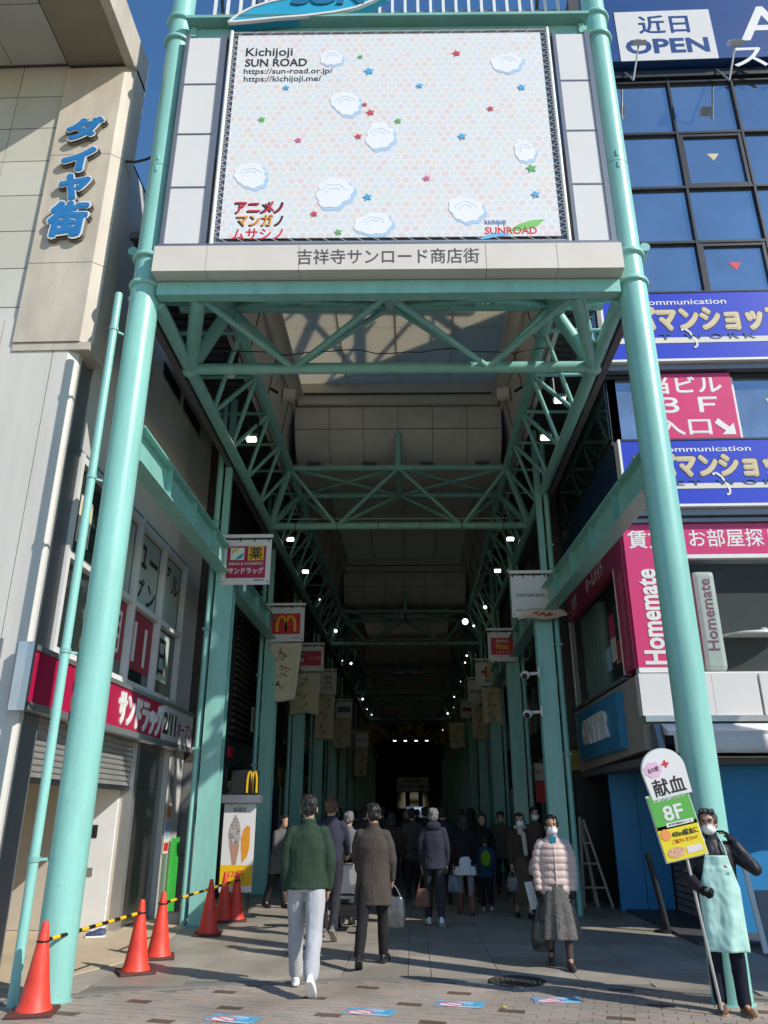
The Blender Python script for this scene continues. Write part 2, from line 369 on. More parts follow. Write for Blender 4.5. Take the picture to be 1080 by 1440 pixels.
# no-smoking floor stickers
CY = mat("sticker blue", (.10, .38, .58), .55, var=.35, scale=14, fine=.12); CYL = mat("sticker pale blue", (.35, .55, .75), .4, var=.15, scale=10)
for px, py, rz, lab in [(325, 1436, -.2, "blue no-smoking floor sticker, leftmost of the four"), (518, 1426, -.12, "blue no-smoking floor sticker, second from the left"),
                        (645, 1415, -.1, "blue no-smoking floor sticker, third from the left"), (782, 1409, .1, "blue no-smoking floor sticker, rightmost of the four")]:
    c = gZ(px, py); st = T("floor_sticker", lab, "floor sticker", (c.x, c.y, .0145), "no-smoking stickers on the paving", rz)
    MB().prism([(-.22, -.09, 0), (.21, -.12, 0), (.24, .11, 0), (-.20, .13, 0)], (0, 0, .002)).build("sheet", CY, st, True)
    MB().prism([(p[0], p[1], .002) for p in ell(.10, .05, 14, .04, .06)], (0, 0, .001)).build("pale_print", CYL, st, True)
    ring = [(x, y) for x, y in ell(.115, .075, 24, -.07, -.02)]; mb = MB()
    for k in range(24):
        a, b = ring[k], ring[(k+1) % 24]; mb.bar((a[0], a[1], .0035), (b[0], b[1], .0035), .018, .0012)
    mb.bar((-.15, .03, .0035), (.01, -.07, .0035), .018, .0012); mb.build("red_ring", mat("sticker ring red", (.7, .12, .16), .5, var=.1), st, True)
    MB().prism([(p[0], p[1], .0022) for p in ell(.10, .062, 20, -.07, -.02)], (0, 0, .0008)).build("ring_field", WHITE, st, True)
    MB().prism([(-.20, -.075, .0022), (-.10, -.10, .0022), (.19, -.105, .0022), (.19, -.09, .0022), (-.19, -.06, .0022)], (0, 0, .0006)).build("print_line", WHITE, st, True)
lf = T("litter", "crumpled yellow leaf lying on the brick paving", "leaf", (*gZ(709, 1420).xy, .014)); MB().ball((0, 0, .008), (.03, .018, .008), 8, 5).build("leaf", mat("yellow leaf", (.45, .40, .08), .7, var=.2), lf, True)

# ================================================================== THE GATE
SKEW = .025
XA = -.26
PLX, PRX, GY = -3.40, 2.90, 8.25
def pillar(x, lab):
    t = T("gate_pillar", lab, "pillar", (x, GY+SKEW*(x+.26), 0), "teal pillars carrying the gate")
    MB().lathe([(.180, 0), (.180, 7.98)], (x, GY, 0), 40).build("shaft", TEAL, t)
    MB().lathe([(.168, 7.98), (.168, 14.6)], (x, GY, 0), 40).build("upper_shaft", TEAL, t)
    for z in (7.98, 8.42, 12.42, 12.86):
        MB().lathe([(.168, -.035), (.205, -.03), (.213, 0), (.205, .03), (.168, .035)], (x, GY, z), 40).build("collar", TEAL, t)
    MB().lathe([(.170, -.012), (.173, 0), (.170, .012)], (x, GY, 9.95), 40).build("seam", TEALD, t)
    MB().lathe([(.20, .0), (.20, .012), (.185, .02)], (x, GY, .005), 40).build("base_ring", TEALD, t)
    for dz in (-.14, .06):
        MB().box(x-.02, x+.005, GY-.18, GY-.16, 9.95+dz, 10.05+dz).build("lug", TEAL, t)
    rs_ = random.Random(int(abs(x)*100))
    for _ in range(16):
        a_ = rs_.uniform(-2.9, -.2); z_ = rs_.choice([rs_.uniform(.03, .25), rs_.uniform(.3, 2.6)]); c_ = Vector((x+.1806*math.cos(a_), GY+.1806*math.sin(a_), z_)); n_ = Vector((math.cos(a_), math.sin(a_), 0)); u_ = Vector((-math.sin(a_), math.cos(a_), 0))
        MB().obox(c_, u_, (0, 0, 1), n_, rs_.uniform(.004, .022), rs_.uniform(.002, .007), .0008).build("paint_chip", TEALD if rs_.random() < .6 else GREYF, t)
    return t
pillar(PLX, "tall teal round pillar beside the shop with the crimson sign")
pillar(PRX, "tall teal round pillar behind the man holding the sign board")
# gate beam
t = T("gate_beam", "teal box beam spanning between the pillars under the white name board", "beam", (XA, GY, 7.7))
MB().box(PLX+.19, PRX-.19, GY-.13, GY+.02, 7.80, 7.985).build("web", TEAL, t)
MB().box(PLX+.19, PRX-.19, GY-.128, GY+.12, 7.987, 8.0).build("top_flange", TEALD, t)
# name board
t = T("name_board", "long cream name board with grey Japanese lettering below the billboard", "sign", (XA, GY-.2, 8.0))
xsb = [PLX+.17, -2.55, -1.37, 1.0, 1.9, PRX-.17]
for a, b in zip(xsb[:-1], xsb[1:]): MB().box(a+.003, b-.003, GY-.33, GY-.08, 8.01, 8.40).build("board", FASCIA, t)
MB().box(PLX+.19, PRX-.19, GY-.30, GY-.10, 8.405, 8.46).build("cap", GREYF, t)
c0, c1 = gY(418, 375, GY-.33), gY(675, 373, GY-.33)
text("吉祥寺サンロード商店街", ((c0.x+c1.x)/2, GY-.33, 8.21), c1.x-c0.x, .235, mat("grey lettering", (.09, .09, .09), .5, var=.1), t, bold=.012)
# billboard
BX0, BX1, BZ0, BZ1, BY = -2.44, 2.0, 8.60, 12.33, GY-.22
bb = T("billboard", "large white printed billboard with clouds and stars above the arcade entrance", "billboard", (XA, BY, 8.5))
m = bpy.data.materials.new("billboard print"); m.use_nodes = True; n = m.node_tree.nodes; l = m.node_tree.links; b = n["Principled BSDF"]; b.inputs["Roughness"].default_value = .45
tc = n.new("ShaderNodeTexCoord"); sp = n.new("ShaderNodeSeparateXYZ"); l.new(tc.outputs["Object"], sp.inputs[0])
def mth(op, a, bb_=None, cc=None):
    q = n.new("ShaderNodeMath"); q.operation = op
    for i, x in enumerate((a, bb_, cc)):
        if x is None: continue
        if isinstance(x, (int, float)): q.inputs[i].default_value = x
        else: l.new(x, q.inputs[i])
    return q.outputs[0]
S = .118
xx = mth('DIVIDE', sp.outputs[0], S); zz = mth('DIVIDE', sp.outputs[2], S*.866)
row = mth('FLOOR', zz); sh = mth('MULTIPLY', mth('MODULO', row, 2.0), .5); xs_ = mth('ADD', xx, sh); colc = mth('FLOOR', xs_)
fx = mth('SUBTRACT', mth('SUBTRACT', xs_, colc), .5); fz = mth('MULTIPLY', mth('SUBTRACT', mth('SUBTRACT', zz, row), .5), .866)
dd = mth('SQRT', mth('ADD', mth('MULTIPLY', fx, fx), mth('MULTIPLY', fz, fz)))
dot = mth('LESS_THAN', dd, .40); rim = mth('GREATER_THAN', dd, .33)
cv = n.new("ShaderNodeCombineXYZ"); l.new(colc, cv.inputs[0]); l.new(row, cv.inputs[1])
wn = n.new("ShaderNodeTexWhiteNoise"); wn.noise_dimensions = '2D'; l.new(cv.outputs[0], wn.inputs["Vector"])
rp = n.new("ShaderNodeValToRGB"); rp.color_ramp.interpolation = 'CONSTANT'; el = rp.color_ramp.elements
cols = [(0, (.66, .68, .67)), (.3, (.70, .58, .54)), (.5, (.62, .67, .72)), (.68, (.62, .70, .63)), (.82, (.72, .64, .57))]
el[0].position = 0; el[0].color = (*cols[0][1], 1); el[1].position = cols[1][0]; el[1].color = (*cols[1][1], 1)
for p_, c_ in cols[2:]:
    e_ = el.new(p_); e_.color = (*c_, 1)
l.new(wn.outputs["Value"], rp.inputs[0])
nz = n.new("ShaderNodeTexNoise"); nz.inputs["Scale"].default_value = 42; l.new(tc.outputs["Object"], nz.inputs["Vector"])
fac = mth('MULTIPLY', dot, mth('ADD', .35, mth('MULTIPLY', nz.outputs[0], .7)))
mx = n.new("ShaderNodeMix"); mx.data_type = 'RGBA'; l.new(fac, mx.inputs[0]); mx.inputs[6].default_value = (.76, .745, .74, 1); l.new(rp.outputs[0], mx.inputs[7])
l.new(mx.outputs[2], b.inputs["Base Color"])
nb = n.new("ShaderNodeTexNoise"); nb.inputs["Scale"].default_value = 1.1; bp = n.new("ShaderNodeBump"); bp.inputs["Strength"].default_value = .25; bp.inputs["Distance"].default_value = .05
l.new(tc.outputs["Object"], nb.inputs["Vector"]); l.new(nb.outputs[0], bp.inputs["Height"]); l.new(bp.outputs[0], b.inputs["Normal"])
PRINT = m
def ban(u, v):
    sag = .012*math.sin(math.pi*u*7)*(1-v)*v*2
    return (BX0+(BX1-BX0)*u, BY-.006+sag*.0, BZ0+(BZ1-BZ0)*v)
MB().box(BX0, BX1, BY-.008, BY+.004, BZ0, BZ1).build("banner", PRINT, bb)
MB().box(BX0-.14, BX1+.14, BY+.03, BY+.10, BZ0-.12, BZ1+.10).build("backing", GREYF, bb)
for x in (BX0-.10, BX1+.10): MB().tube((x, BY-.01, BZ0-.10), (x, BY-.01, BZ1+.08), .028, n=10).build("side_pipe", WHITE, bb)
for z in (BZ0-.07, BZ1+.06): MB().tube((BX0-.12, BY-.0, z), (BX1+.12, BY-.0, z), .018, n=8).build("lacing_pipe", ALU, bb)
lc = MB()
for x, s in ((BX0, -1), (BX1, 1)):
    for k in range(34):
        z = BZ0+(BZ1-BZ0)*k/34; lc.tube((x, BY-.012, z), (x+s*.10, BY-.03, z+.06), .004, n=5); lc.tube((x+s*.10, BY-.03, z+.06), (x, BY-.012, z+.11), .004, n=5)
for k in range(20):
    x = BX0+(BX1-BX0)*k/20
    for z, s in ((BZ0, -1), (BZ1, 1)): lc.tube((x, BY-.012, z), (x+.10, BY-.02, z+s*.065), .004, n=5)
tag(lc.build("lacing_cord", WHITE, bb), None, None, kind="stuff")
OUT = .009
def bp_(px, py): q = gY(px, py, BY-.01); return q
KI = mat("banner black print", (.03, .03, .035), .5, var=.1)
def btext(s, x0, x1, y0, y1, m=KI, bold=.02, name="lettering", slant=0):
    a, c = bp_(x0, (y0+y1)/2), bp_(x1, (y0+y1)/2); top, bot = bp_((x0+x1)/2, y0), bp_((x0+x1)/2, y1)
    return text(s, ((a.x+c.x)/2, BY-.009, (top.z+bot.z)/2), c.x-a.x, top.z-bot.z, m, bb, bold=bold, ext=.002, name=name, slant=slant)
btext("Kichijoji", 347, 412, 71, 86, bold=.012); btext("SUN ROAD", 346, 432, 86, 97, bold=.02)
btext("https://sun-road.or.jp/", 344, 468, 99, 109, bold=.008); btext("https://kichijoji.me/", 344, 452, 110, 120, bold=.008)
LOGR = mat("logo red", (.62, .03, .06), .5, var=.1); LOGO_ = mat("logo orange", (.75, .30, .03), .5, var=.1)
btext("アニメノ", 331, 398, 288, 304, KI, .10); btext("マンガノ", 333, 398, 306, 322, KI, .10)
for o_ in (btext("アニメ", 332, 386, 287, 303, LOGR, .05), btext("マンガ", 335, 384, 305, 321, LOGO_, .05)): o_.location.y -= .004
btext("ノ", 389, 399, 290, 302, LOGR, .03); btext("ノ", 389, 398, 307, 319, LOGR, .03); btext("ムサシノ", 328, 398, 325, 340, LOGR, .05)
btext("kichijoji", 682, 712, 306, 315, mat("logo blue", (.03, .18, .45), .5, var=.1), .02); btext("SUNROAD", 682, 756, 316, 326, LOGR, .015)
def bshape(name, px, m, out=OUT, th=.002):
    P = [bp_(*q) for q in px]; MB().prism([(p.x, BY-out-.0, p.z) for p in P], (0, -th, 0)).build(name, m, bb)
bshape("swoosh", [(672, 334), (690, 326), (705, 324), (720, 327), (700, 330), (686, 333)], mat("swoosh blue", (.15, .45, .72), .5, var=.1))
bshape("swoosh", [(715, 322), (730, 312), (748, 306), (767, 304), (757, 314), (740, 320), (726, 321)], mat("swoosh green", (.20, .50, .12), .5, var=.1))
CLB = mat("cloud blue print", (.42, .58, .74), .5, var=.06); CLW = mat("cloud white print", (.80, .80, .81), .5, var=.03)
def cloud(px, py, wd, ht, seed):
    r = random.Random(seed); c = bp_(px, py); a, b_ = wd/2*.0102, ht/2*.0131
    def blob(k, dx, dz, nl):
        pts = []
        for i in range(60):
            t = 2*math.pi*i/60; rr = .82+.12*abs(math.sin(nl*t/2+seed))+.09*math.sin(2*t+seed*1.7)+.05*math.sin(3*t+seed*2.9); pts.append((c.x+dx+a*k*rr*math.cos(t), BY-.009, c.z+dz+b_*k*rr*math.sin(t)))
        return pts
    nlb = (7, 9, 11, 8)[seed % 4]
    MB().prism(blob(1, a*.12, -b_*.16, nlb), (0, -.002, 0)).build("cloud_shadow", CLB, bb)
    MB().prism([(p[0], p[1]-.0025, p[2]) for p in blob(.95, 0, 0, nlb)], (0, -.002, 0)).build("cloud", CLW, bb)
    ln = MB()
    for s in (.62, .38):
        pts = []
        for i in range(26):
            t = math.pi*(.1+.8*i/25)+(.3 if s < .5 else 0); rr = .86+.14*abs(math.sin(3.5*t+seed)); pts.append((c.x+a*s*rr*math.cos(t), BY-.0145, c.z-b_*.1+b_*s*rr*math.sin(t)))
        for p, q in zip(pts[:-1], pts[1:]): ln.bar(p, q, .007, .001, (0, 1, 0))
    ln.build("cloud_line", CLB, bb)
for i, a in enumerate([(466, 83, 34, 30), (486, 146, 48, 38), (534, 191, 48, 40), (713, 84, 48, 34), (738, 208, 30, 36), (353, 250, 52, 36), (470, 272, 58, 42), (525, 315, 52, 34), (655, 292, 50, 38)]): cloud(*a, i+1)
STC = {'r': mat("star red", (.62, .06, .08), .5, var=.06), 'b': mat("star blue", (.08, .38, .66), .5, var=.06), 'g': mat("star green", (.12, .42, .10), .5, var=.06), 'p': mat("star pink", (.68, .12, .30), .5, var=.06)}
for px, py, r, c in [(519, 101, 7, 'b'), (403, 127, 5, 'b'), (507, 81, 4, 'g'), (642, 73, 6, 'r'), (521, 159, 6, 'r'), (504, 193, 5, 'r'), (442, 303, 5, 'r'), (517, 278, 6, 'b'), (476, 328, 5, 'g'), (369, 172, 5, 'g'),
                     (734, 119, 6, 'b'), (748, 233, 7, 'g'), (754, 270, 6, 'b'), (513, 148, 4, 'r'), (590, 120, 5, 'b'), (600, 250, 5, 'p'), (420, 200, 5, 'p'), (560, 170, 5, 'g'), (650, 190, 6, 'b'), (690, 150, 5, 'r')]:
    c0 = bp_(px, py); MB().prism([(c0.x+x, BY-.0162, c0.z+z) for x, z in star(r*.0118, t0=math.pi/2+.2)], (0, -.0015, 0)).build("star", STC[c], bb)
# side panels of the billboard
for x0, x1, lab in ((PLX+.19, BX0-.17, "white four-row light panel left of the billboard"), (BX1+.17, PRX-.19, "white four-row light panel right of the billboard")):
    t = T("light_panel", lab, "panel", ((x0+x1)/2, BY, 8.5), "white panels flanking the billboard")
    z0, z1 = 8.47, 12.36; MB().box(x0, x1, BY+.06, BY+.2, z0, z1).build("backing", GREYF, t)
    for a, b_ in ((x0, x0+.05), (x1-.07, x1)): MB().box(a, b_, BY-.02, BY+.058, z0, z1).build("frame", GREYF, t)
    hh = (z1-z0-.1)/4
    for k in range(4):
        MB().box(x0+.053, x1-.073, BY+.0, BY+.056, z0+.05+k*hh+.012, z0+.05+(k+1)*hh-.012).build("pane", WPANEL, t)
        if k: MB().box(x0+.051, x1-.071, BY-.008, BY+.057, z0+.05+k*hh-.011, z0+.05+k*hh+.011).build("glazing_bar", GREYF, t)
# top beam
t = T("top_beam", "teal beam along the top of the billboard", "beam", (XA, GY, 12.4))
MB().box(PLX+.17, PRX-.17, GY-.12, GY+.12, 12.40, 12.62).build("web", TEAL, t)
MB().box(PLX+.17, PRX-.17, GY-.30, GY+.12, 12.625, 12.68).build("flange", TEALD, t)
for x in (PLX+.22, PRX-.30): MB().box(x, x+.08, GY-.16, GY-.125, 12.42, 12.61).build("bracket", TEAL, t)
# railing above
t = T("roof_railing", "white vertical bar railing on top of the gate", "railing", (XA, 9.1, 12.7))
for k in range(28):
    x = -3.05+k*.205; MB().box(x-.022, x+.022, 8.62, 8.66, 12.69, 14.6).build("bar", WHITE, t)
for z in (13.72, 14.4): MB().tube((-3.1, 8.70, z), (2.6, 8.70, z), .022, n=8).build("rail", GREYF, t)
MB().box(-3.1, 2.6, 8.58, 8.70, 12.62, 12.688).build("foot_rail", GREYF, t)
for k in range(3):
    x = -3.0+k*2.6; MB().bar((x, 8.66, 14.4), (x, 10.0, 12.0), .05, .05).build("stay", DKMET, t)
# swoosh-shaped sign on top
t = T("swoosh_sign", "blue curved shop-street emblem sign standing on the gate top", "sign", (-1.6, GY-.25, 12.7))
sw = [(322, 39), (336, 28), (356, 17), (380, 9), (410, 2), (440, -6), (560, -30), (545, -10), (525, 3), (500, 14), (470, 21), (430, 27), (390, 31), (350, 36)]
P = [gY(x, y, GY-.30) for x, y in sw]
MB().prism([(p.x, GY-.30, p.z+.03) for p in P], (0, .16, 0)).build("board", mat("emblem blue", (.03, .36, .55), .4, var=.06), t)
ed = MB()
for a, b_ in zip(P, P[1:]+P[:1]): ed.bar((a.x, GY-.29, a.z+.03), (b_.x, GY-.29, b_.z+.03), .035, .05, (0, 1, 0))
ed.build("rim", WHITE, t)
a = gY(465, 3, GY-.31); text("SUN", (a.x, GY-.302, a.z+.10), 1.1, .36, mat("emblem dark", (.02, .16, .28), .4, var=.06), t, bold=.04, slant=.3, ext=.02)
for x in (-2.2, -1.1): MB().tube((x, GY-.2, 12.68), (x, GY-.2, 13.1), .03, n=8).build("post", DKMET, t)

# ================================================================== THE ARCADE: trusses, roof
BL, BR, BZ = -3.25, 2.74, 7.80          # bottom chords of the side trusses
IL, IR, IZ = -2.72, 2.19, 8.90          # inner top chords
OL, OR = -3.80, 3.28                    # outer top chords
TRY = [9.9, 16.7, 30.1, 43.5, 56.9, 70.3, 83.7]
YEND = 96.
def cross_truss(y, lab, first=False):
    t = T("roof_truss", lab, "truss", (XA, y, BZ), "teal cross trusses under the arcade roof")
    fr = (y-.82, y+.82)
    tb = lambda nm, p, q, r, nn=10: MB().tube(p, q, r, n=nn).build(nm, TEAL, t)
    tb("bottom_chord", (BL, y, BZ), (BR, y, BZ), .085, 16)
    nodes_b = [XA-1.45, XA+1.45]
    if first:
        tb("top_chord", (OL+.3, y, IZ), (OR-.3, y, IZ), .085, 14)
        tb("king_post", (XA, y, IZ), (XA, GY+.05, 7.90), .085); tops = [(IL, GY+.05, 7.90), (XA, GY+.05, 7.90), (IR, GY+.05, 7.90)]
        tops2 = [(IL, y, IZ), (XA, y, IZ), (IR, y, IZ)]
        for sx, (bx, ix) in zip((0, 2), ((BL, IL), (BR, IR))):
            tb("leg", (bx, y, BZ), tops[sx], .10, 14); tb("leg", (bx, y, BZ), tops2[sx], .10, 14); tb("leg", tops[sx], tops2[sx], .085, 12)
            MB().ball((bx, y, BZ), .135, 20, 12).build("node", TEAL, t)
        for x in (XA-1.25, XA+1.25): tb("strut", (x, y, IZ), (x, GY+.1, 7.98), .045)
        for a in (-1, 1): tb("brace", (XA, y, IZ), (XA+a*2.4, GY+.15, 7.98), .045)
        for a in (-1, 1): tb("brace", (XA+a*2.45, y, IZ), (XA+a*.6, GY+.15, 7.98), .045)
        for k, s in ((0, -1), (2, 1)): tb("brace", tops2[k], (tops2[k][0]+s*.95, GY+.2, 7.98), .045)
    else:
        for yy in fr: tb("top_chord", (IL, yy, IZ), (IR, yy, IZ), .07, 14)
        tops = [(IL, fr[0], IZ), (XA, fr[0], IZ), (IR, fr[0], IZ)]; tops2 = [(IL, fr[1], IZ), (XA, fr[1], IZ), (IR, fr[1], IZ)]
        tb("king_post", (XA, fr[0], IZ-.02), (XA, fr[0], IZ+.85), .075, 14); tb("king_strut", tops[1], tops2[1], .06)
        for bx, k in ((BL, 0), (BR, 2)): tb("leg", (bx, y, BZ), tops[k], .085); tb("leg", (bx, y, BZ), tops2[k], .085)
        for k in (0, 2): tb("plan_brace", tops[1], tops2[k], .035); tb("plan_brace", tops[k], tops2[1], .035)
        for x in np.linspace(BL+.5, BR-.5, 6): MB().lathe([(.092, -.008), (.092, .008)], (0, 0, 0), 14)
        for x in np.linspace(BL+.6, BR-.6, 6): MB().tube((x-.008, y, BZ), (x+.008, y, BZ), .090, n=14).build("band", DKMET, t)
        MB().tube((BL, y-.02, BZ+.17), (BR, y-.02, BZ+.17), .010, n=6).build("cable_rail", ALU, t)
        for x in (XA-1.9, XA-.65, XA+.65, XA+1.9): MB().box(x-.16, x+.16, fr[0]-.16, fr[0]+.1, IZ+.072, IZ+.12).build("fixture", GREYF, t)
    for k, bxs in ((0, nodes_b[:1]), (1, nodes_b), (2, nodes_b[1:])):
        for bx in bxs:
            tb("web", tops[k], (bx, y, BZ), .045); tb("web", tops2[k], (bx, y, BZ), .045)
names = ["teal truss nearest the entrance, directly behind the gate beam", "second teal roof truss from the entrance, with cable rail", "third teal roof truss from the entrance"] + \
        ["%s teal roof truss from the entrance, in the dim arcade" % s for s in ("fourth", "fifth", "sixth", "seventh")]
for i, y in enumerate(TRY): cross_truss(y, names[i], i == 0)
STEP = 1.36
def side_truss(bx, ix, ox, lab):
    t = T("side_truss", lab, "truss", (bx, 8.4, BZ), "long teal edge trusses of the arcade")
    MB().tube((bx, 8.3, BZ), (bx, YEND, BZ), .095, n=16).build("bottom_chord", TEAL, t)
    MB().tube((ix, 9.4, IZ), (ix, YEND, IZ), .095, n=16).build("inner_chord", TEAL, t)
    MB().tube((ox, 8.6, IZ), (ox, YEND, IZ), .07, n=12).build("outer_chord", TEAL, t)
    far = MB(); y = 9.9; k = 0
    while y < YEND:
        mem = [((bx, y, BZ), (ix, y+STEP/2, IZ), .042), ((bx, y, BZ), (ix, y-STEP/2, IZ), .042), ((bx, y, BZ), (ox, y+STEP/2, IZ), .036), ((bx, y, BZ), (ox, y-STEP/2, IZ), .036), ((ix, y+STEP/2, IZ), (ox, y+STEP/2, IZ), .036)]
        if k % 5 == 0: mem = mem[2:]
        for p, q, r in mem:
            if y < 40: MB().tube(p, q, r, n=8).build("lattice_bar", TEAL, t)
            else: far.tube(p, q, r, n=5)
        y += STEP; k += 1
    tag(far.build("far_lattice", TEAL, t), None, None, kind="stuff")
side_truss(BL, IL, OL, "teal lattice edge truss running back along the left side")
side_truss(BR, IR, OR, "teal lattice edge truss running back along the right side")
# dark ribbed eave decks outside the trusses
dk = mat("ribbed deck", (.085, .085, .088), .55, .2, var=.15)
for x0, x1, nm in ((-3.95, IL-.08, "ribbed dark deck over the left edge truss"), (IR+.08, 3.05, "ribbed dark deck over the right edge truss")):
    t = T("eave_deck", nm, "roof", (x0, 9, 9.2), "dark eave decks"); mb = MB(); y = 8.75
    mb.box(x0, x1, 8.75, YEND, 9.30, 9.36); mb.build("sheet", dk, t)
    mb = MB()
    MB().box(-4.4 if x0 < 0 else x1, x0 if x0 < 0 else 3.6, 12.1, YEND, 9.31, 9.36).build("side_sheet", dk, t)
    while y < 32: mb.box(x0, x1, y, y+.07, 9.25, 9.298); y += .22
    tag(mb.build("ribs", dk, t), None, None, kind="stuff")
# gutter fascia along right and left lower chord
for x, nm in ((BR+.16, "dark gutter along the right bottom chord"), (BL-.16, "dark gutter along the left bottom chord")):
    t = T("gutter", nm, "gutter", (x, 8.6, 7.7), "gutters along the edge trusses"); MB().box(x-.05, x+.05, 8.55, 60, BZ-.07, BZ+.06).build("channel", mat("gutter grey", (.13, .125, .12), .5, .3, var=.1), t)
# roof: side coves, translucent panels, transverse soffits
m = bpy.data.materials.new("translucent roof sheet"); m.use_nodes = True; n = m.node_tree.nodes; l = m.node_tree.links
b = n["Principled BSDF"]; b.inputs["Base Color"].default_value = (.42, .40, .35, 1); b.inputs["Roughness"].default_value = .5
tr = n.new("ShaderNodeBsdfTranslucent"); tr.inputs[0].default_value = (.80, .74, .62, 1); ms = n.new("ShaderNodeMixShader"); ms.inputs[0].default_value = .60
l.new(b.outputs[0], ms.inputs[1]); l.new(tr.outputs[0], ms.inputs[2]); l.new(ms.outputs[0], n["Material Output"].inputs[0])
ROOFM = m
SOLIDR = mat("solid roof sheet", (.62, .60, .55), .55, var=.06, scale=.6)
RH = 10.95
def roofprof(s, x): return x
ROOF2 = m.copy(); ROOF2.name = "dim roof sheet"; ROOF2.node_tree.nodes["Mix Shader"].inputs[0].default_value = .34; ROOF2.node_tree.nodes["Translucent BSDF"].inputs[0].default_value = (.85, .62, .40, 1)  # warm, less translucent copy: the second bay's dimmer light is in its colour
ROOF3 = ROOF2.copy(); ROOF3.name = "dimmer roof sheet"; ROOF3.node_tree.nodes["Mix Shader"].inputs[0].default_value = .16; ROOF3.node_tree.nodes["Translucent BSDF"].inputs[0].default_value = (.6, .54, .46, 1)  # still less translucent copy, dimming the deeper bays
roof = T("arcade_roof", "beige panelled arcade roof with translucent sheets between the trusses", "roof", (XA, 9, RH))
for s in (-1, 1):
    cx = XA
    def cove(u, v):
        t_ = v*math.pi/2; return (cx+s*(2.62-.42*(1-math.cos(t_))), 9.2+(YEND-9.2)*u, 8.98+1.75*math.sin(t_))
    MB().grid(cove, 1, 10).build("side_cove", CEIL, roof)
    jt = MB()
    y = 10.0
    while y < 45: jt.bar((cx+s*2.60, y, 9.0), (cx+s*2.40, y, 10.3), .015, .02); y += 1.7
    jt.build("cove_joints", CEILD, roof)
    for z, xo in ((10.35, 2.40), (10.70, 2.22)): MB().box(XA+s*xo-.03, XA+s*xo+.03, 9.2, 60, z, z+.05).build("cove_trim", CEIL, roof)
prev = 9.0
for i, yt in enumerate(TRY[1:]+[YEND+1.]):
    ys, ye = prev, yt-1.05
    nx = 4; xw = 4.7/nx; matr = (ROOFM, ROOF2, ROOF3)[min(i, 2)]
    for a in range(nx):
        ny = 3 if i == 0 else 4
        for b_ in range(ny):
            y0 = ys+(ye-ys)*b_/ny; y1 = ys+(ye-ys)*(b_+1)/ny
            MB().box(XA-2.35+a*xw+.01, XA-2.35+(a+1)*xw-.01, y0+.01, y1-.01, RH, RH+.03).build("roof_sheet", matr, roof)
        if a: MB().box(XA-2.35+a*xw-.012, XA-2.35+a*xw+.012, ys, ye, RH-.02, RH+.05).build("roof_rib", CEIL, roof)
    # ledges
    MB().box(XA-2.33, XA+2.33, ye, ye+.14, 10.72, RH+.1).build("ledge", CEIL, roof); MB().box(XA-2.33, XA+2.33, ye+.10, ye+.22, 10.48, 10.71).build("ledge", CEIL, roof)
    MB().box(XA-2.33, XA+2.33, ye+.02, ye+.15, 10.705, 10.718).build("ledge_joint", CEILD, roof)
    MB().box(XA-2.64, XA+2.64, ye-.02, yt+1.4, RH+.105, RH+.15).build("leak_cover", SOLIDR, roof)  # unseen cover added over the ledges to stop sky light leaking in
    # curved soffit, two rows of panels
    def fas(u, v):
        t_ = v*math.pi/2; return (0, ye+.22+.75*(1-math.cos(t_)), 10.45-1.15*math.sin(t_))
    if i < 5:
        for a in range(6):
            xa0, xa1 = XA-2.40+a*.8+.006, XA-2.40+(a+1)*.8-.006
            for v0, v1 in ((0, .30), (.31, 1.)):
                def fn(u, v, v0=v0, v1=v1, xa0=xa0, xa1=xa1):
                    q = fas(0, v0+(v1-v0)*v); return (xa0+(xa1-xa0)*u, q[1]-.012, q[2])
                MB().grid(fn, 1, 6).build("soffit_panel", CEIL, roof)
    MB().grid(lambda u, v: (XA-2.40+4.80*u, fas(0, v)[1]+.05, fas(0, v)[2]+.03), 1, 8).build("soffit_bed", CEILD, roof)
    MB().box(XA-2.45, XA+2.45, ye+.97, yt+1.3, 9.30, 9.36).build("low_ceiling", CEIL, roof)
    MB().box(XA-2.45, XA+2.45, yt+1.3, yt+1.36, 9.30, RH).build("step_wall", CEIL, roof)
    prev = yt+1.37
for s in (-1, 1): MB().box(XA+s*2.70-.04, XA+s*2.70+.04, 9.2, YEND, 8.99, RH+.24).build("side_light_stop", CEIL, roof); MB().box(XA+s*2.51-.16, XA+s*2.51+.15, 9.0, YEND, RH+.04, RH+.10).build("side_gap_stop", CEIL, roof)  # strips added along both sides to stop sun leaking into the roof
MB().box(XA-2.6, XA+2.6, 70.0, YEND, RH+.2, RH+.25).build("far_light_cover", SOLIDR, roof)  # unseen cover added to keep the far roof dark
# frame above the first translucent sheets: its shadow falls through them
t = T("roof_frame", "steel frame above the first translucent roof sheets", "frame", (XA, 10, 11.4))
rr = random.Random(5)
for x0, x1, y0, y1, r in [(-2.6, 2.1, 9.6, 9.6, .07), (-2.6, 2.1, 12.4, 12.4, .07), (-.26, -.26, 9.2, 15.5, .09), (-2.4, -.3, 10.2, 14.4, .05), (-.2, 2.1, 14.4, 10.4, .05), (-2.6, -.4, 13.5, 11.2, .04), (0, 2.0, 11.2, 13.6, .07), (.6, 2.1, 12.2, 14.8, .04), (-1.4, .2, 15.4, 12.6, .04), (-2.3, -1.0, 15.2, 12.3, .09), (1.2, 1.3, 9.6, 15.4, .03)]:
    MB().tube((x0, y0, 11.5), (x1, y1, 11.5+rr.random()*.3), r, n=8).build("frame_tube", TEALD, t)
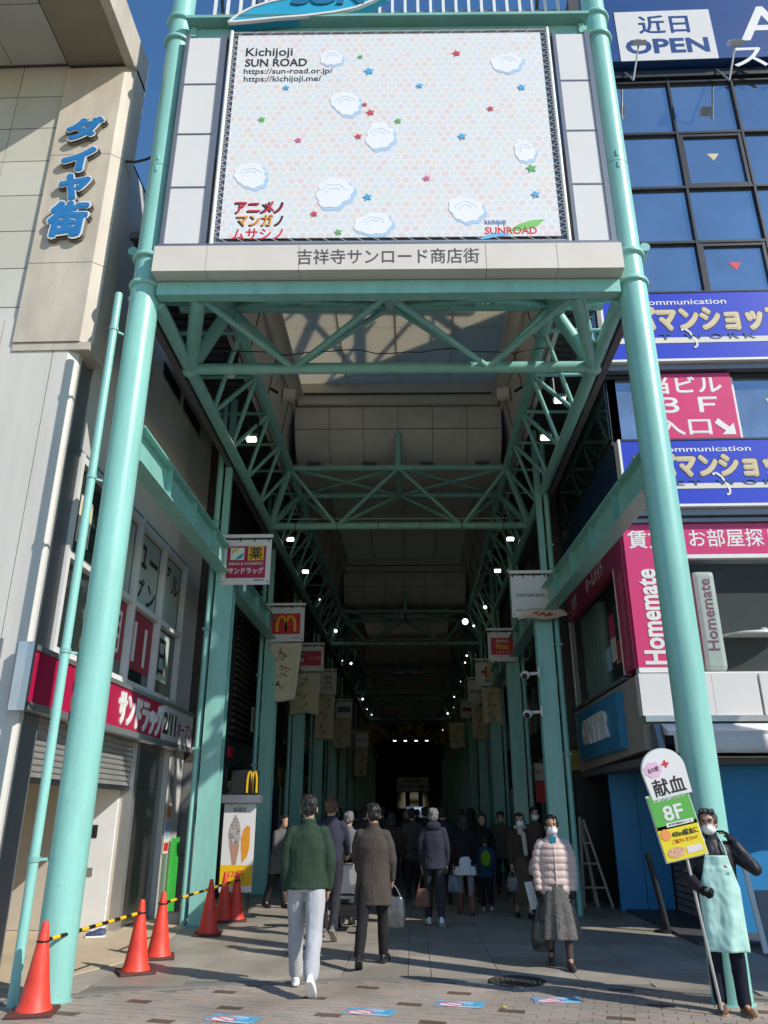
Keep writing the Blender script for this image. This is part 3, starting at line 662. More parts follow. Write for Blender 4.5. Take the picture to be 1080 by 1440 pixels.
# expanded-metal walkway behind the gate beam
t = T("mesh_walkway", "expanded metal walkway grating behind the gate beam", "grating", (XA, 8.9, 8.9)); mb = MB()
x = -2.7
while x < 2.3:
    for s in (-1, 1): mb.bar((x, 8.75, 9.02), (x+s*.30, 9.75, 9.02), .018, .006)
    x += .075
tag(mb.build("mesh", mat("mesh metal", (.34, .33, .31), .5, .4, var=.1), t), None, None, kind="stuff")
for y in (8.73, 9.77): MB().box(-2.75, 2.3, y, y+.03, 8.99, 9.06).build("rail", ALU, t)
for x in (-1.9, -.9, .4, 1.4): MB().box(x, x+.05, 8.76, 9.77, 8.97, 9.01).build("joist", ALU, t)
# cable sagging across the first truss
t = T("festoon_cable", "thin dark cable sagging along the first truss", "cable", (XA, 9.85, 7.95))
MB().path([(BL+.3+(BR-BL-.6)*k/24, 9.80, 8.02+.035*math.sin(k*.9)+.02*math.sin(k*2.1)) for k in range(25)], .008, 6).build("cable", BLACK, t)
# loudspeakers on the coves
for x, s, nm in ((-2.35, 1, "white box loudspeaker on the left cove"), (1.85, -1, "white box loudspeaker on the right cove")):
    t = T("loudspeaker", nm, "speaker", (x, 13.2, 9.3), "loudspeakers under the roof"); MB().obox((x, 13.2, 9.25), (1, s*.3, 0), (0, 0, 1), (-s*.3, 1, 0), .12, .10, .08).build("cabinet", FASCIA, t, bevel=.015)
    MB().obox((x-s*.135, 13.2, 9.25), (1, s*.3, 0), (0, 0, 1), (-s*.3, 1, 0), .008, .13, .06).build("bracket", GREYF, t); MB().tube((x-s*.22, 13.2, 9.3), (x-s*.36, 13.2, 9.4), .03, n=8).build("arm", DKMET, t)
# floodlights inside the edge trusses
def flood(x, y, z, s, lab, lit=True, big=True):
    t = T("floodlight", lab, "lamp", (x, y, z), "floodlights in the edge trusses")
    MB().obox((x, y, z+.05), (1, 0, 0), (0, 1, -.5), (0, .5, 1), .11, .07, .05).build("housing", ALU if lit else GREYF, t, bevel=.01)
    MB().obox((x, y-.03, z-.012), (1, 0, 0), (0, 1, -.5), (0, .5, 1), .085, .05, .006).build("lens", LAMP if lit else WHITE, t)
    for a in (-.09, .09): MB().tube((x+a, y, z+.08), (x+a, y+.02, z+.45), .035, n=8).build("arm", DKMET, t)
flood(-2.95, 11.0, 8.35, 1, "unlit floodlight in the left edge truss nearest the gate", False)
flood(-2.98, gZ(345, 621, 8.2).y, 8.2, 1, "brightest lit floodlight in the left edge truss")
for (px, py, s) in [(788, 561, 1), (768, 614, 1)]:
    q = gZ(px, py, 8.2); flood(q.x, q.y, 8.2, s, "lit floodlight in the right edge truss, %s the gate" % ("nearest" if py < 600 else "second from"))
for px, py, lab in [(409, 760, "lit floodlight in the left truss just beyond the second cross truss"), (430, 805, "lit floodlight in the left truss, second beyond the second cross truss"), (718, 757, "lit floodlight in the right truss just beyond the second cross truss"), (700, 802, "lit floodlight in the right truss, second beyond the second cross truss")]:
    q = gZ(px, py, 8.2); flood(q.x, q.y, 8.2, 1, lab)
def smalllamp(x, y, z, lab, r=.06):
    t = T("spot_lamp", lab, "lamp", (x, y, z), "small spot lamps deep in the arcade")
    MB().ball((x, y, z), (r, r*1.2, r), 10, 6).build("bulb", LAMPD, t); MB().tube((x, y, z+r*.8), (x, y, z+r*3), r*.5, n=8).build("socket", DKMET, t)
LO = ["first", "second", "third", "fourth", "fifth", "sixth", "seventh", "eighth", "ninth", "tenth"]
rl = random.Random(12)
for k in range(10):
    for x, s in ((BL+.2, "left"), (BR-.2, "right")): smalllamp(x+rl.uniform(-.15, .15), 24.5+k*4.6+rl.uniform(-1.2, 1.2), 8.05+rl.uniform(-.1, .3), "%s small spot lamp on the %s edge truss deep in the arcade" % (LO[k], s), rl.choice([.03, .04, .06]))
smalllamp(1.9, 27.0, 7.95, "large bright round lamp on the right side of the third truss", .11)

# ================================================================== columns, side beams, hanging sign boards
ords = ["first", "second", "third", "fourth", "fifth", "sixth", "seventh", "eighth", "ninth", "tenth", "eleventh", "twelfth"]
def column(x, y, s, lab):
    t = T("arcade_column", lab, "column", (x, y, 0), "teal columns along the arcade")
    MB().box(x-.16, x+.16, y-.12, y-.10, 0, 5.75).build("front_flange", TEAL, t)
    MB().box(x-.16, x+.16, y+.10, y+.12, 0, 5.75).build("back_flange", TEAL, t)
    MB().box(x-.015, x+.015, y-.098, y+.098, 0, 5.75).build("web", TEALD, t)
    MB().box(x-s*.10-.06, x-s*.10+.06, y-.05, y+.05, 5.76, 9.2).build("upper_post", TEAL, t)
    MB().box(x-.17, x+.17, y-.13, y+.13, 5.752, 5.775).build("cap_plate", TEALD, t)
    MB().tube((x-s*.26, y-.02, 0), (x-s*.26, y-.02, 9.2), .055, n=14).build("downpipe", TEAL, t)
    for z in (2.6, 4.6, 6.6): MB().box(x-s*.26-.07, x-s*.26+.07, y-.09, y+.05, z, z+.04).build("pipe_clip", TEALD, t)
    MB().box(x-.22, x+.22, y-.17, y+.17, .012, .03).build("base_plate", TEALD, t)
LCOL = [13.3+4.9*k for k in range(12)]; RCOL = [14.7+4.9*k for k in range(12)]
for i, y in enumerate(LCOL): column(-3.32, y, 1, "%s teal column from the entrance on the left side" % ords[i])
for i, y in enumerate(RCOL): column(2.53, y, -1, "%s teal column from the entrance on the right side" % ords[i])
def ibeam(p0, p1, lab):
    t = T("side_beam", lab, "beam", p0, "teal side beams between pillar and columns"); p0, p1 = Vector(p0), Vector(p1); d = (p1-p0).normalized()
    u = Vector((d.y, -d.x, 0))
    MB().bar(p0, p1, .02, .44).build("web", TEAL, t)
    for dz in (-.23, .23): MB().bar(p0+Vector((0, 0, dz)), p1+Vector((0, 0, dz)), .24, .022).build("flange", TEAL, t)
    k = 1
    while k*1.25 < (p1-p0).length: MB().bar(p0+d*k*1.25+Vector((0, 0, -.215)), p0+d*k*1.25+Vector((0, 0, .215)), .20, .012, d).build("stiffener", TEALD, t); k += 1
ibeam((-3.38, 8.45, 5.86), (-3.36, 13.18, 5.86), "teal side beam from the left pillar to the first left column")
ibeam((2.88, 8.45, 5.46), (2.62, 14.58, 5.46), "teal side beam from the right pillar to the first right column")
for k in range(4):
    ibeam((-3.34, LCOL[k]+.13, 5.7), (-3.34, LCOL[k+1]-.13, 5.7), "teal side beam after the %s left column" % ords[k]); ibeam((2.55, RCOL[k]+.13, 5.5), (2.55, RCOL[k+1]-.13, 5.5), "teal side beam after the %s right column" % ords[k])
# thin vertical drain pipe left of the left pillar
SKEW = 0.
t = T("drain_pipe", "slim teal drain pipe standing left of the left pillar", "pipe", (-3.645, 7.95, 0)); MB().tube((-3.645, 7.95, .0), (-3.645, 7.95, 7.75), .047, n=18).build("pipe", TEAL, t)
for z in (1.2, 3.2, 5.2, 7.2): MB().tube((-3.645, 7.95, z), (-3.645, 7.95, z+.05), .057, n=18).build("clip", TEALD, t); MB().bar((-3.62, 8.0, z+.02), (-3.54, 8.10, z+.02), .02, .025).build("strap", TEALD, t)
t = T("stripe_tape_strip", "black and yellow warning strip between pipe and pillar", "tape", (-3.66, 8.42, 2.6))
for k in range(9): MB().box(-3.71, -3.64, 8.40, 8.41, 2.55+k*.16, 2.66+k*.16).build("stripe", YELLOW if k % 2 else BLACK, t)

def hangboard(x0, x1, ztop, zbot, y, lab, side, group="sign boards hung from the columns"):
    t = T("hanging_sign", lab, "sign", ((x0+x1)/2, y, ztop), group)
    MB().box(x0, x1, y-.015, y+.015, zbot, ztop-.06).build("board", WPANEL, t)
    ex = .25*(x1-x0)
    MB().box(x0-(ex if side < 0 else .02), x1+(ex if side > 0 else .02), y-.03, y+.03, ztop-.02, ztop+.04).build("arm", WHITE, t)
    for k in range(4):
        xx = x0+(x1-x0)*(.06+.88*k/3); MB().tube((xx, y-.02, ztop-.10), (xx, y-.0, ztop-.0), .012, n=6).build("hook", DKMET, t)
    for xx in (x0+.04, x1-.04): MB().tube((xx, y-.022, zbot+.05), (xx, y-.012, zbot+.05), .014, n=8).build("screw", DKMET, t)
    return t
def cloth(t, x0, x1, z1, z0, y, seed, name="banner_cloth", m=CLOTHY, tilt=.1, roll=0.):
    def fn(u, v):
        a = (1-v); return (x0+(x1-x0)*u-tilt*a*(z1-z0)*.5, y+.05*math.sin(3*u+seed)*a+.03*math.sin(7*u+seed*2)*a, z0+(z1-z0)*v+.03*math.sin(2.2*u*math.pi+seed)*a)
    o = MB().grid(fn, 14, 14).build(name, m, t); so_ = o.modifiers.new("s", 'SOLIDIFY'); so_.thickness = .004
    return fn
INKB = mat("brush ink", (.09, .07, .045), .7, var=.4)
def inkfig(t, fn, y, seed, cols=(INKB, INKR)):
    r = random.Random(seed)
    for k, m in enumerate((cols[0], cols[1], cols[0])):
        mb = MB(); u0, v0 = .35+.3*r.random(), .75-.27*k+.06*r.random()
        for q in range(9):
            p = Vector(fn(min(.92, max(.08, u0+r.uniform(-.16, .16))), min(.95, max(.05, v0+r.uniform(-.10, .10))))); a = r.uniform(0, 3.1); L = r.uniform(.02, .09)
            mb.obox((p.x, p.y-.012, p.z), (math.cos(a), 0, math.sin(a)), (-math.sin(a), 0, math.cos(a)), (0, 1, 0), L, r.uniform(.003, .013), .002)
        mb.build("brush_print", m, t)
def pxbox(p0, p1, y): a, b_ = gY(*p0, y), gY(*p1, y); return a.x, b_.x, a.z, b_.z
# L1 drugstore board
y = 13.1; x0, x1, zt, zb = pxbox((315, 757), (379, 822), y)
t = hangboard(x0, x1, zt+.02, zb, y, "white hanging board with crimson drugstore logo, foremost on the left", -1)
wd, ht = x1-x0, zt-zb; cx, cz = (x0+x1)/2, (zt+zb)/2
plate("red_field", RED, t, (cx, y-.016, cz-.02), wd*.80, ht*.68, th=.003)
plate("orange_field", YELLOW, t, (cx+wd*.19, y-.02, cz+ht*.16), wd*.32, ht*.30, th=.003); text("薬", (cx+wd*.19, y-.024, cz+ht*.16), wd*.27, ht*.26, INK, t, bold=.03, ext=.002)
plate("logo_field", WHITE, t, (cx-wd*.19, y-.02, cz+ht*.15), wd*.28, ht*.26, th=.003)
shape("logo_leaf", YELLOW, t, (cx-wd*.19, y-.024, cz+ht*.15), [(-wd*.12, -ht*.02), (-wd*.11, ht*.08), (-wd*.02, ht*.12), (wd*.05, ht*.12), (-wd*.05, ht*.05)], th=.002)
shape("logo_leaf", mat("logo teal", (.02, .3, .3), .5), t, (cx-wd*.19, y-.024, cz+ht*.15), [(wd*.13, ht*.02), (wd*.11, -ht*.08), (wd*.02, -ht*.12), (-wd*.05, -ht*.12), (wd*.05, -ht*.03)], th=.002)
text("DRUG & COSMETIC", (cx, y-.0195, cz-ht*.06), wd*.70, ht*.055, WHITE, t, bold=.01, ext=.002); text("サンドラッグ", (cx, y-.0195, cz-ht*.21), wd*.72, ht*.13, WHITE, t, bold=.06, ext=.002)
text("吉祥寺店", (cx+wd*.28, y-.016, cz-ht*.41), wd*.2, ht*.045, INK, t, bold=.03, ext=.002)
MB().box(cx-.02, cx+.02, y-.01, y+.01, zb-.12, zb).build("hanger_tab", WHITE, t)
# L2 arches board with cloth
y = 18.0; x0, x1, zt, zb = pxbox((379, 852), (427, 902), y)
t = hangboard(x0, x1, zt+.02, zb, y, "white hanging board with golden arches on red, second on the left", -1)
wd, ht = x1-x0, zt-zb; cx, cz = (x0+x1)/2, (zt+zb)/2
plate("red_field", SIGNR, t, (cx, y-.016, cz-.01), wd*.78, ht*.58, th=.003); arches((cx, y-.02, cz-.02), wd*.50, ht*.42, .026, YELLOW, t)
text("吉祥寺", (cx+wd*.28, y-.016, cz-ht*.40), wd*.2, ht*.05, INK, t, bold=.03, ext=.002)
x0c, x1c, z1c, z0c = pxbox((378, 904), (422, 985), y); inkfig(t, cloth(t, x0c, x1c, z1c, z0c, y, 1., tilt=.18), y, 3, (INKB, mat("plum ink", (.16, .05, .08), .7)))
# L3..L6 and R2..R6
def small(px0, px1, y, lab, side, fc, s1=None, cl=None, tm=WHITE, fw=.8, fh=.55, seed=1):
    x0, x1, zt, zb = pxbox(px0, px1, y); t = hangboard(x0, x1, zt+.02, zb, y, lab, side); wd, ht = x1-x0, zt-zb; cx, cz = (x0+x1)/2, (zt+zb)/2
    if fc: plate("print_field", fc, t, (cx, y-.016, cz-.01), wd*fw, ht*fh, th=.003)
    for s, dx, dz, w_, h_, mm in (s1 or []): text(s, (cx+dx*wd, y-.020 if fc else y-.016, cz+dz*ht), w_*wd, h_*ht, mm, t, bold=.03, ext=.003)
    if cl:
        a = pxbox(*cl, y); inkfig(t, cloth(t, a[0], a[1], a[2], a[3], y, seed, tilt=.06*side*-1), y, seed)
    return t
PK = mat("pink board red", (.55, .03, .09), .5, var=.06)
t = small((417, 907), (455, 944), 22.8, "white hanging board with pink field and pale dots, third on the left", -1, PK, [("メトロ", .16, .0, .42, .12, TAPE)], ((411, 946), (449, 1004)), seed=4)
q = pxbox((417, 907), (455, 944), 22.8); shape("logo_dot", TAPE, t, (q[0]+.22*(q[1]-q[0]), 22.775, (q[2]+q[3])/2-.06), ell(.06, .06)); shape("logo_arc", TAPE, t, (q[0]+.22*(q[1]-q[0]), 22.775, (q[2]+q[3])/2+.08), [(-.1, 0), (0, .05), (.1, .02), (0, .02)])
small((450, 943), (473, 977), 27.6, "white hanging board with black boxed lettering, fourth on the left", -1, None, [("古本", 0, .2, .5, .16, INK), ("よみた", 0, .0, .4, .16, INK), ("大吉一心", 0, -.2, .62, .14, INK)], ((445, 978), (470, 1040)), seed=6)
small((473, 985), (495, 1010), 32.4, "white hanging board with blue print, fifth on the left", -1, BLUED, None, ((469, 1011), (494, 1052)), seed=8, fh=.35)
small((500, 1030), (518, 1050), 40., "white hanging board with grey print, sixth on the left", -1, GREYF, None, ((499, 1050), (517, 1092)), seed=9, fh=.2)
# right side boards
y = 14.5; x0, x1, zt, zb = pxbox((717, 807), (773, 868), y)
t = hangboard(x0, x1, zt+.02, zb, y, "plain white hanging board with small black lettering and crumpled cloth, foremost on the right", 1)
wd, ht = x1-x0, zt-zb; cx, cz = (x0+x1)/2, (zt+zb)/2
text("TOKUTAKE BLDG.", (cx+.02, y-.016, cz-.0), wd*.80, ht*.07, INK, t, bold=.015, ext=.002); text("吉祥寺", (cx-wd*.30, y-.016, cz-ht*.34), wd*.2, ht*.04, INK, t, bold=.03, ext=.002)
def crump(u, v): return (cx-.28+.95*u, y-.06-.12*math.sin(u*3.1)*math.sin(v*3.1)+.02*math.sin(9*u+4*v), zb-.06+.22*v*math.sin(u*3.0)**.6+.03*math.sin(8*u)+.05*u)
o = MB().grid(crump, 18, 8).build("crumpled_cloth", mat("white cloth", (.62, .56, .46), .8, var=.1), t)
mb = MB()
for k in range(9):
    u0, v0 = .35+.05*k*.8, .35+.1*math.sin(k*2.); p = Vector(crump(u0, v0)); mb.obox((p.x, p.y-.012, p.z), (1, 0, .4*math.sin(k)), (0, 0, 1), (0, 1, 0), .035, .014, .003)
mb.build("red_print", INKR, t)
t = small((685, 887), (728, 930), 19.4, "white hanging board with red pizza sign, second on the right", 1, SIGNR, [("Shakey's", 0, .15, .44, .14, TAPE), ("Pizza", 0, -.02, .44, .17, YELLOW), ("シェーキーズ", 0, -.2, .44, .10, TAPE)])
t = small((668, 929), (715, 964), 24.4, "white hanging board with a red cross, third on the right", 1, None, [("献血ルーム", .05, -.3, .5, .12, INK)], ((676, 966), (706, 1018)), seed=11)
q = pxbox((668, 929), (715, 964), 24.4); c_ = ((q[0]+q[1])/2-.15, 24.38, (q[2]+q[3])/2+.03)
for a_, b_ in ((.22, .075), (.075, .22)): plate("red_cross", SIGNR, t, c_, a_*1.5, b_*1.5, th=.004+.001*a_)
def drape(u, v): return (q[0]+.35*(q[1]-q[0])+.65*(q[1]-q[0])*u, 24.34-.03*math.sin(5*u), q[2]-.05-(.25+.5*(1-u))*(1-v)*(q[2]-q[3]))
MB().grid(drape, 8, 8).build("folded_cloth", CLOTHY, t)
small((657, 955), (680, 988), 29.2, "white hanging board with grey print, fourth on the right", 1, GREYF, None, ((662, 985), (688, 1040)), seed=13, fh=.15)
small((648, 985), (668, 1010), 34., "white hanging board with dark red print, fifth on the right", 1, INKR, None, ((631, 1016), (653, 1052)), seed=15, fh=.2)
small((640, 1030), (655, 1050), 40., "white hanging board with dark print, sixth on the right", 1, DKMET, None, ((648, 1020), (668, 1060)), seed=16, fh=.2)

# ================================================================== LEFT SHOP BUILDING (crimson sign)
LX = -4.30
lb = T("drugstore_building", "grey panel-clad shop building with large gridded windows on the left", "building", (LX, 9, 0))
# side wall above the windows and its panels
ys = [8.95+.55*k for k in range(12)]
for k in range(len(ys)-1): MB().box(LX-.3, LX+.0, ys[k]+.004, ys[k+1]-.004, 6.08, 11.2).build("wall_panel", WALLG, lb)
MB().box(LX-.34, LX-.01, 8.95, 15.0, 6.0, 11.2).build("wall_core", mat("core grey", (.2, .2, .19), .7), lb)
for y0, y1 in ((11.55, 12.55), (12.8, 13.95)):
    MB().box(LX-.02, LX+.035, y0-.04, y1+.04, 8.72, 8.76).build("vent_frame", ALU, lb); MB().box(LX-.02, LX+.012, y0, y1, 8.765, 9.05).build("vent", BLACK, lb)
    for k in range(4): MB().box(LX+.006, LX+.03, y0, y1, 8.80+k*.06, 8.815+k*.06).build("louvre", DKMET, lb)
FRW = mat("white window frame", (.70, .69, .66), .4, var=.05)
# windows: mullions, panes
wy = [9.05, 10.30, 11.50, 12.78, 14.05]; wz = [3.46, 4.68, 5.98]
for k, yy in enumerate(wy): MB().box(LX-.16, LX+.02, yy-.04, yy+.04, 3.40, 6.05).build("mullion", FRW, lb)
for z in wz: MB().box(LX-.15, LX+.015, 9.09, 14.01, z-.045, z+.045).build("transom", FRW, lb)
for i in range(4):
    for j in range(2): MB().box(LX-.10, LX-.085, wy[i]+.042, wy[i+1]-.042, wz[j]+.047, wz[j+1]-.047).build("pane", GLASSD, lb)
MB().box(LX-.3, LX, 14.09, 15.0, 3.40, 6.07).build("wall_panel", WALLG, lb)
MB().box(LX-1.6, LX-1.5, 9.0, 15.0, 3.3, 6.1).build("room_wall", mat("room wall", (.4, .38, .33), .8), lb)
MB().box(LX-1.5, LX-.35, 9.0, 15.0, 3.28, 3.36).build("room_floor", mat("room floor", (.3, .28, .24), .8), lb); MB().box(LX-1.5, LX-.35, 9.0, 15.0, 6.1, 6.18).build("room_ceiling", WHITE, lb)
# papers with lettering stuck inside the windows
wp = T("window_posters", "grand reopening paper letters stuck behind the gridded shop windows", "poster", (LX-.08, 11, 4))
PALE = mat("pale green paper", (.42, .50, .46), .6, var=.06)
for y0, y1 in ((10.36, 11.44), (11.56, 12.70), (12.86, 13.95)): MB().box(LX-.082, LX-.078, y0+.03, y1-.05, 4.75, 5.90).build("sheet", PALE, wp)
for s, y0, z0 in (("ニ", 10.9, 5.62), ("ュ", 11.85, 5.55), ("ー", 12.40, 5.55), ("ア", 13.12, 5.58), ("ル", 13.65, 5.52), ("ー", 10.95, 5.02), ("プ", 11.85, 5.00), ("ン", 12.42, 4.98)):
    text(s, (LX-.077, y0, z0), .40, .36 if s != "ー" else .07, INK, wp, VXp, bold=.04, ext=.003)
MB().box(LX-.082, LX-.078, 10.40, 11.42, 3.75, 4.60).build("red_sheet", mat("window red sheet", (.32, .03, .05), .6, var=.06), wp); MB().box(LX-.082, LX-.078, 11.56, 12.72, 3.72, 4.60).build("red_sheet", MATS["window red sheet"], wp)
MB().box(LX-.082, LX-.078, 12.95, 13.7, 3.75, 4.58).build("sheet", PALE, wp)
for s, y0, z0, mm in (("月", 11.10, 4.15, WHITE), ("1", 11.9, 4.15, WHITE), ("1", 12.4, 4.13, WHITE), ("日", 13.3, 4.15, INK), ("2", 10.62, 4.15, WHITE)): text(s, (LX-.077, y0, z0), .34 if s != "1" else .12, .62, mm, wp, VXp, bold=.03, ext=.003)
MB().box(LX-.082, LX-.078, 9.35, 9.75, 4.95, 5.6).build("notice", TAPE, wp); MB().box(LX-.076, LX-.073, 9.40, 9.70, 5.25, 5.55).build("notice_patch", YELLOW, wp); MB().box(LX-.076, LX-.073, 9.40, 9.70, 4.98, 5.10).build("notice_patch", RED, wp)
# front face (towards the street) and corner
fx = [-8.0, -6.6, -5.35, -4.62]
for a, b_ in zip(fx[:-1], fx[1:]): MB().box(a+.006, b_-.006, 8.42, 8.9, 0.02 if b_ < -4.7 else 2.3, 7.75).build("front_panel", CREAM, lb)
MB().prism([(-4.614, 8.42, .02), (-4.42, 8.42, .02), (LX-.0, 8.50, .02), (LX-.0, 8.60, .02), (-4.614, 8.60, .02)], (0, 0, 7.73)).build("corner_panel", CREAM, lb)
MB().box(-8, LX-.01, 8.70, 8.94, 7.76, 11.2).build("front_upper", CREAM, lb)
MB().box(LX-.30, LX-.03, 8.605, 9.04, 0, 7.75).build("corner_column", GREYC, lb)
for z in (3.05, 3.36): MB().box(-8, -4.58, 8.385, 8.415, z-.12, z+.10).build("band", GREYF, lb)
MB().box(-8, -4.3, 9.05, 15, 11.15, 11.2).build("roof", DECK, lb)
# ground floor: shutter, opening, steel panel
st_z0, st_z1 = 1.95, 2.72
sh = MB(); k = 0; z = st_z0+.06
while z < st_z1:
    sh.prism([(LX-.16, 9.05, z), (LX-.13, 9.05, z+.012), (LX-.13, 9.05, z+.052), (LX-.16, 9.05, z+.068)], (0, 3.46, 0)); z += .074
sh.build("shutter_slats", mat("shutter steel", (.46, .45, .43), .4, .5, var=.06), lb)
MB().box(LX-.18, LX-.11, 9.05, 12.51, st_z0, st_z0+.055).build("shutter_bottom_bar", DKMET, lb)
MB().box(LX-.20, LX-.05, 12.52, 12.60, 0, st_z1).build("shutter_rail", ALU, lb); MB().box(LX-.20, LX-.05, 12.62, 12.66, 0, st_z1).build("shutter_rail", ALU, lb)
MB().box(LX-.18, LX-.09, 12.665, 14.05, .05, 2.0).build("steel_panel", STEEL, lb); MB().box(LX-.18, LX-.09, 12.665, 14.05, 2.012, st_z1).build("steel_panel", STEEL, lb)
MB().box(LX-.3, LX+.0, 14.06, 14.95, 0, st_z1).build("pier", WALLG, lb)
MB().box(LX-.02, LX+.02, 14.15, 14.40, 0, st_z1).build("pier_trim", ALU, lb)
MB().box(LX-2.6, LX-2.5, 9.0, 14.0, 0, 2.8).build("inner_wall", mat("beige interior", (.50, .44, .36), .7, var=.06), lb)
MB().box(LX-2.5, LX-.2, 12.52, 12.56, 0.03, 2.75).build("inner_side_wall", mat("beige interior", (.5, .44, .36)), lb)
MB().box(LX-2.5, LX-.2, 9.04, 12.5, 2.74, 2.80).build("inner_ceiling", WHITE, lb)
MB().box(LX-.75, LX-.24, 12.46, 12.515, .03, 2.05).build("white_door_leaf", WHITE, lb); MB().box(LX-.60, LX-.50, 12.45, 12.458, 1.28, 1.46).build("door_plate", DKMET, lb); MB().box(LX-.60, LX-.50, 12.45, 12.458, .75, .87).build("door_plate", ALU, lb)
MB().box(LX-1.5, LX-.35, 9.3, 9.34, .03, 1.4).build("tan_board", mat("tan board", (.42, .30, .13), .7, var=.1), lb)
# crimson sign
sg = T("drugstore_sign", "crimson fascia sign with white Japanese lettering above the shutter", "sign", (LX, 11.5, 2.7))
SXP = LX+.15
MB().box(LX+.02, SXP, 8.32, 14.98, 2.68, 2.76).build("bottom_trim", ALU, sg); MB().box(LX+.02, SXP, 8.32, 14.98, 3.32, 3.38).build("top_trim", ALU, sg)
MB().box(LX+.02, SXP-.02, 8.34, 13.05, 2.765, 3.315).build("crimson_face", RED, sg); MB().box(LX+.02, SXP-.02, 13.06, 14.9, 2.765, 3.315).build("white_face", WPANEL, sg)
MB().box(-4.33, SXP, 8.28, 8.335, 2.66, 3.40).build("end_cap", ALU, sg)
text("サンドラッグ", (SXP-.02, 12.02, 3.04), 1.98, .47, WHITE, sg, VXp, bold=.12, ext=.02); text("2/11", (SXP-.02, 13.48, 3.04), .72, .36, INK, sg, VXp, bold=.03, ext=.006); text("オープン", (SXP-.02, 14.40, 3.02), .92, .26, RED, sg, VXp, bold=.03, ext=.006)
for y in (9.6, 12.3, 13.5): MB().box(LX+.04, LX+.13, y, y+.5, 2.66, 2.678).build("downlight", WHITE, sg)
# poster and green mesh by the pier
t = T("wall_notice", "white notice with orange and red print on the pier", "notice", (LX+.02, 14.3, 1.4)); MB().box(LX+.022, LX+.026, 14.12, 14.42, .98, 1.78).build("sheet", TAPE, t)
for z0, z1, mm in ((1.55, 1.74, mat("orange print", (.7, .25, .05), .6)), (1.02, 1.15, SIGNR), (1.22, 1.5, CYL)): MB().box(LX+.0265, LX+.029, 14.15, 14.39, z0, z1).build("print", mm, t)
t = T("green_mesh_panel", "bright green plastic mesh panel propped beside the pier", "mesh panel", (LX+.06, 14.6, 0)); mb = MB()
for k in range(9): mb.box(LX+.06, LX+.075, 14.50+k*.04, 14.512+k*.04, .05, 1.2)
for k in range(24): mb.box(LX+.062, LX+.073, 14.50, 14.84, .05+k*.05, .062+k*.05)
mb.build("mesh", mat("mesh green", (.05, .45, .06), .5, var=.1), t); MB().box(LX+.05, LX+.09, 14.47, 14.50, 0, 1.22).build("post", MATS["mesh green"], t); MB().box(LX+.05, LX+.09, 14.84, 14.87, 0, 1.22).build("post", MATS["mesh green"], t)

# ================================================================== STONE PORTAL, top left
GYS = 8.38
sp_ = T("stone_portal", "beige stone portal frame with blue raised lettering at the upper left", "portal", (-4.7, GYS, 7.2))
for z0, z1 in ((7.36, 8.62), (8.625, 10.55), (10.555, 12.30)): MB().box(-5.16, -4.28, GYS, GYS+.5, z0, z1-.006).build("stone_slab", STONE, sp_)
for z0, z1 in ((7.36, 8.62), (8.625, 10.55), (10.555, 12.40)): MB().prism([(-4.278, GYS+.01, z0), (-4.14, GYS+.12, z0), (-4.14, GYS+.5, z0), (-4.278, GYS+.5, z0)], (0, 0, z1-z0-.006)).build("stone_return", STONE, sp_)
MB().box(-5.16, -4.14, GYS+.02, GYS+.5, 7.24, 7.355).build("stone_foot", STONE, sp_)
# canopy projecting towards the street above the slab
TAUPE = mat("soffit taupe", (.27, .22, .16), .6, var=.08)
MB().box(-5.16, -4.285, 4.6, GYS+.0, 12.36, 12.40).build("canopy_soffit", TAUPE, sp_)
for y0 in (4.6, 6.1, 7.3): MB().box(-4.28, -4.14, y0+.004, {4.6: 6.1, 6.1: 7.3, 7.3: GYS+.5}[y0]-.004, 12.32, 12.95).build("stone_edge", STONE, sp_)
MB().box(-9.0, -4.285, 4.6, GYS+.5, 12.46, 12.95).build("canopy_core", TAUPE, sp_)
for i in range(4):
    for j in range(4): MB().box(-5.19-(i+1)*.86+.006, -5.19-i*.86-.006, GYS-(j+1)*.95+.006, GYS-j*.95-.006, 12.40, 12.445).build("soffit_tile", mat("soffit tile", (.46, .44, .38), .45, var=.06), sp_)
# olive tile panels left of the slab
for i in range(5):
    for j in range(7):
        x1 = -5.175-i*.72; z0 = 7.95+j*.64
        MB().box(x1-.71, x1-.0, GYS+.06, GYS+.12, z0+.008, z0+.632).build("tile_panel", STONED if (i+j) % 3 else mat("pale olive panels b", (.55, .53, .46), .5, var=.07, scale=1.2), sp_)
MB().box(-8.8, -5.17, GYS+.121, GYS+.4, 7.2, 12.6).build("panel_back", CEILD, sp_)
for i in range(5): MB().box(-5.175-i*.72-.71, -5.175-i*.72, GYS+.06, GYS+.12, 7.30, 7.94).build("pale_panel", CREAM, sp_)
MB().box(-8.8, -4.5, GYS+.2, GYS+.5, 7.14, 7.235).build("underside", WHITE, sp_)
lt = T("portal_lettering", "four raised blue characters with white edges on the beige stone slab", "lettering", (-4.7, GYS, 9))
for s, (px, py), w_, h_ in (("ダ", (119, 181), .52, .42), ("イ", (110, 224), .46, .42), ("ヤ", (104, 263), .42, .46), ("街", (95, 308), .52, .60)):
    q = gY(px, py, GYS-.08)
    text(s, (q.x, GYS-.002, q.z), w_, h_, mat("letter side", (.20, .18, .15), .5), lt, bold=.17, ext=.075, name="letter_body", slant=.04)
    text(s, (q.x, GYS-.078, q.z), w_*.985, h_*.985, WHITE, lt, bold=.16, ext=.006, name="letter_edge", slant=.04)
    text(s, (q.x, GYS-.085, q.z), w_*.94, h_*.94, BLUEL, lt, bold=.11, ext=.008, name="letter_face", slant=.04)
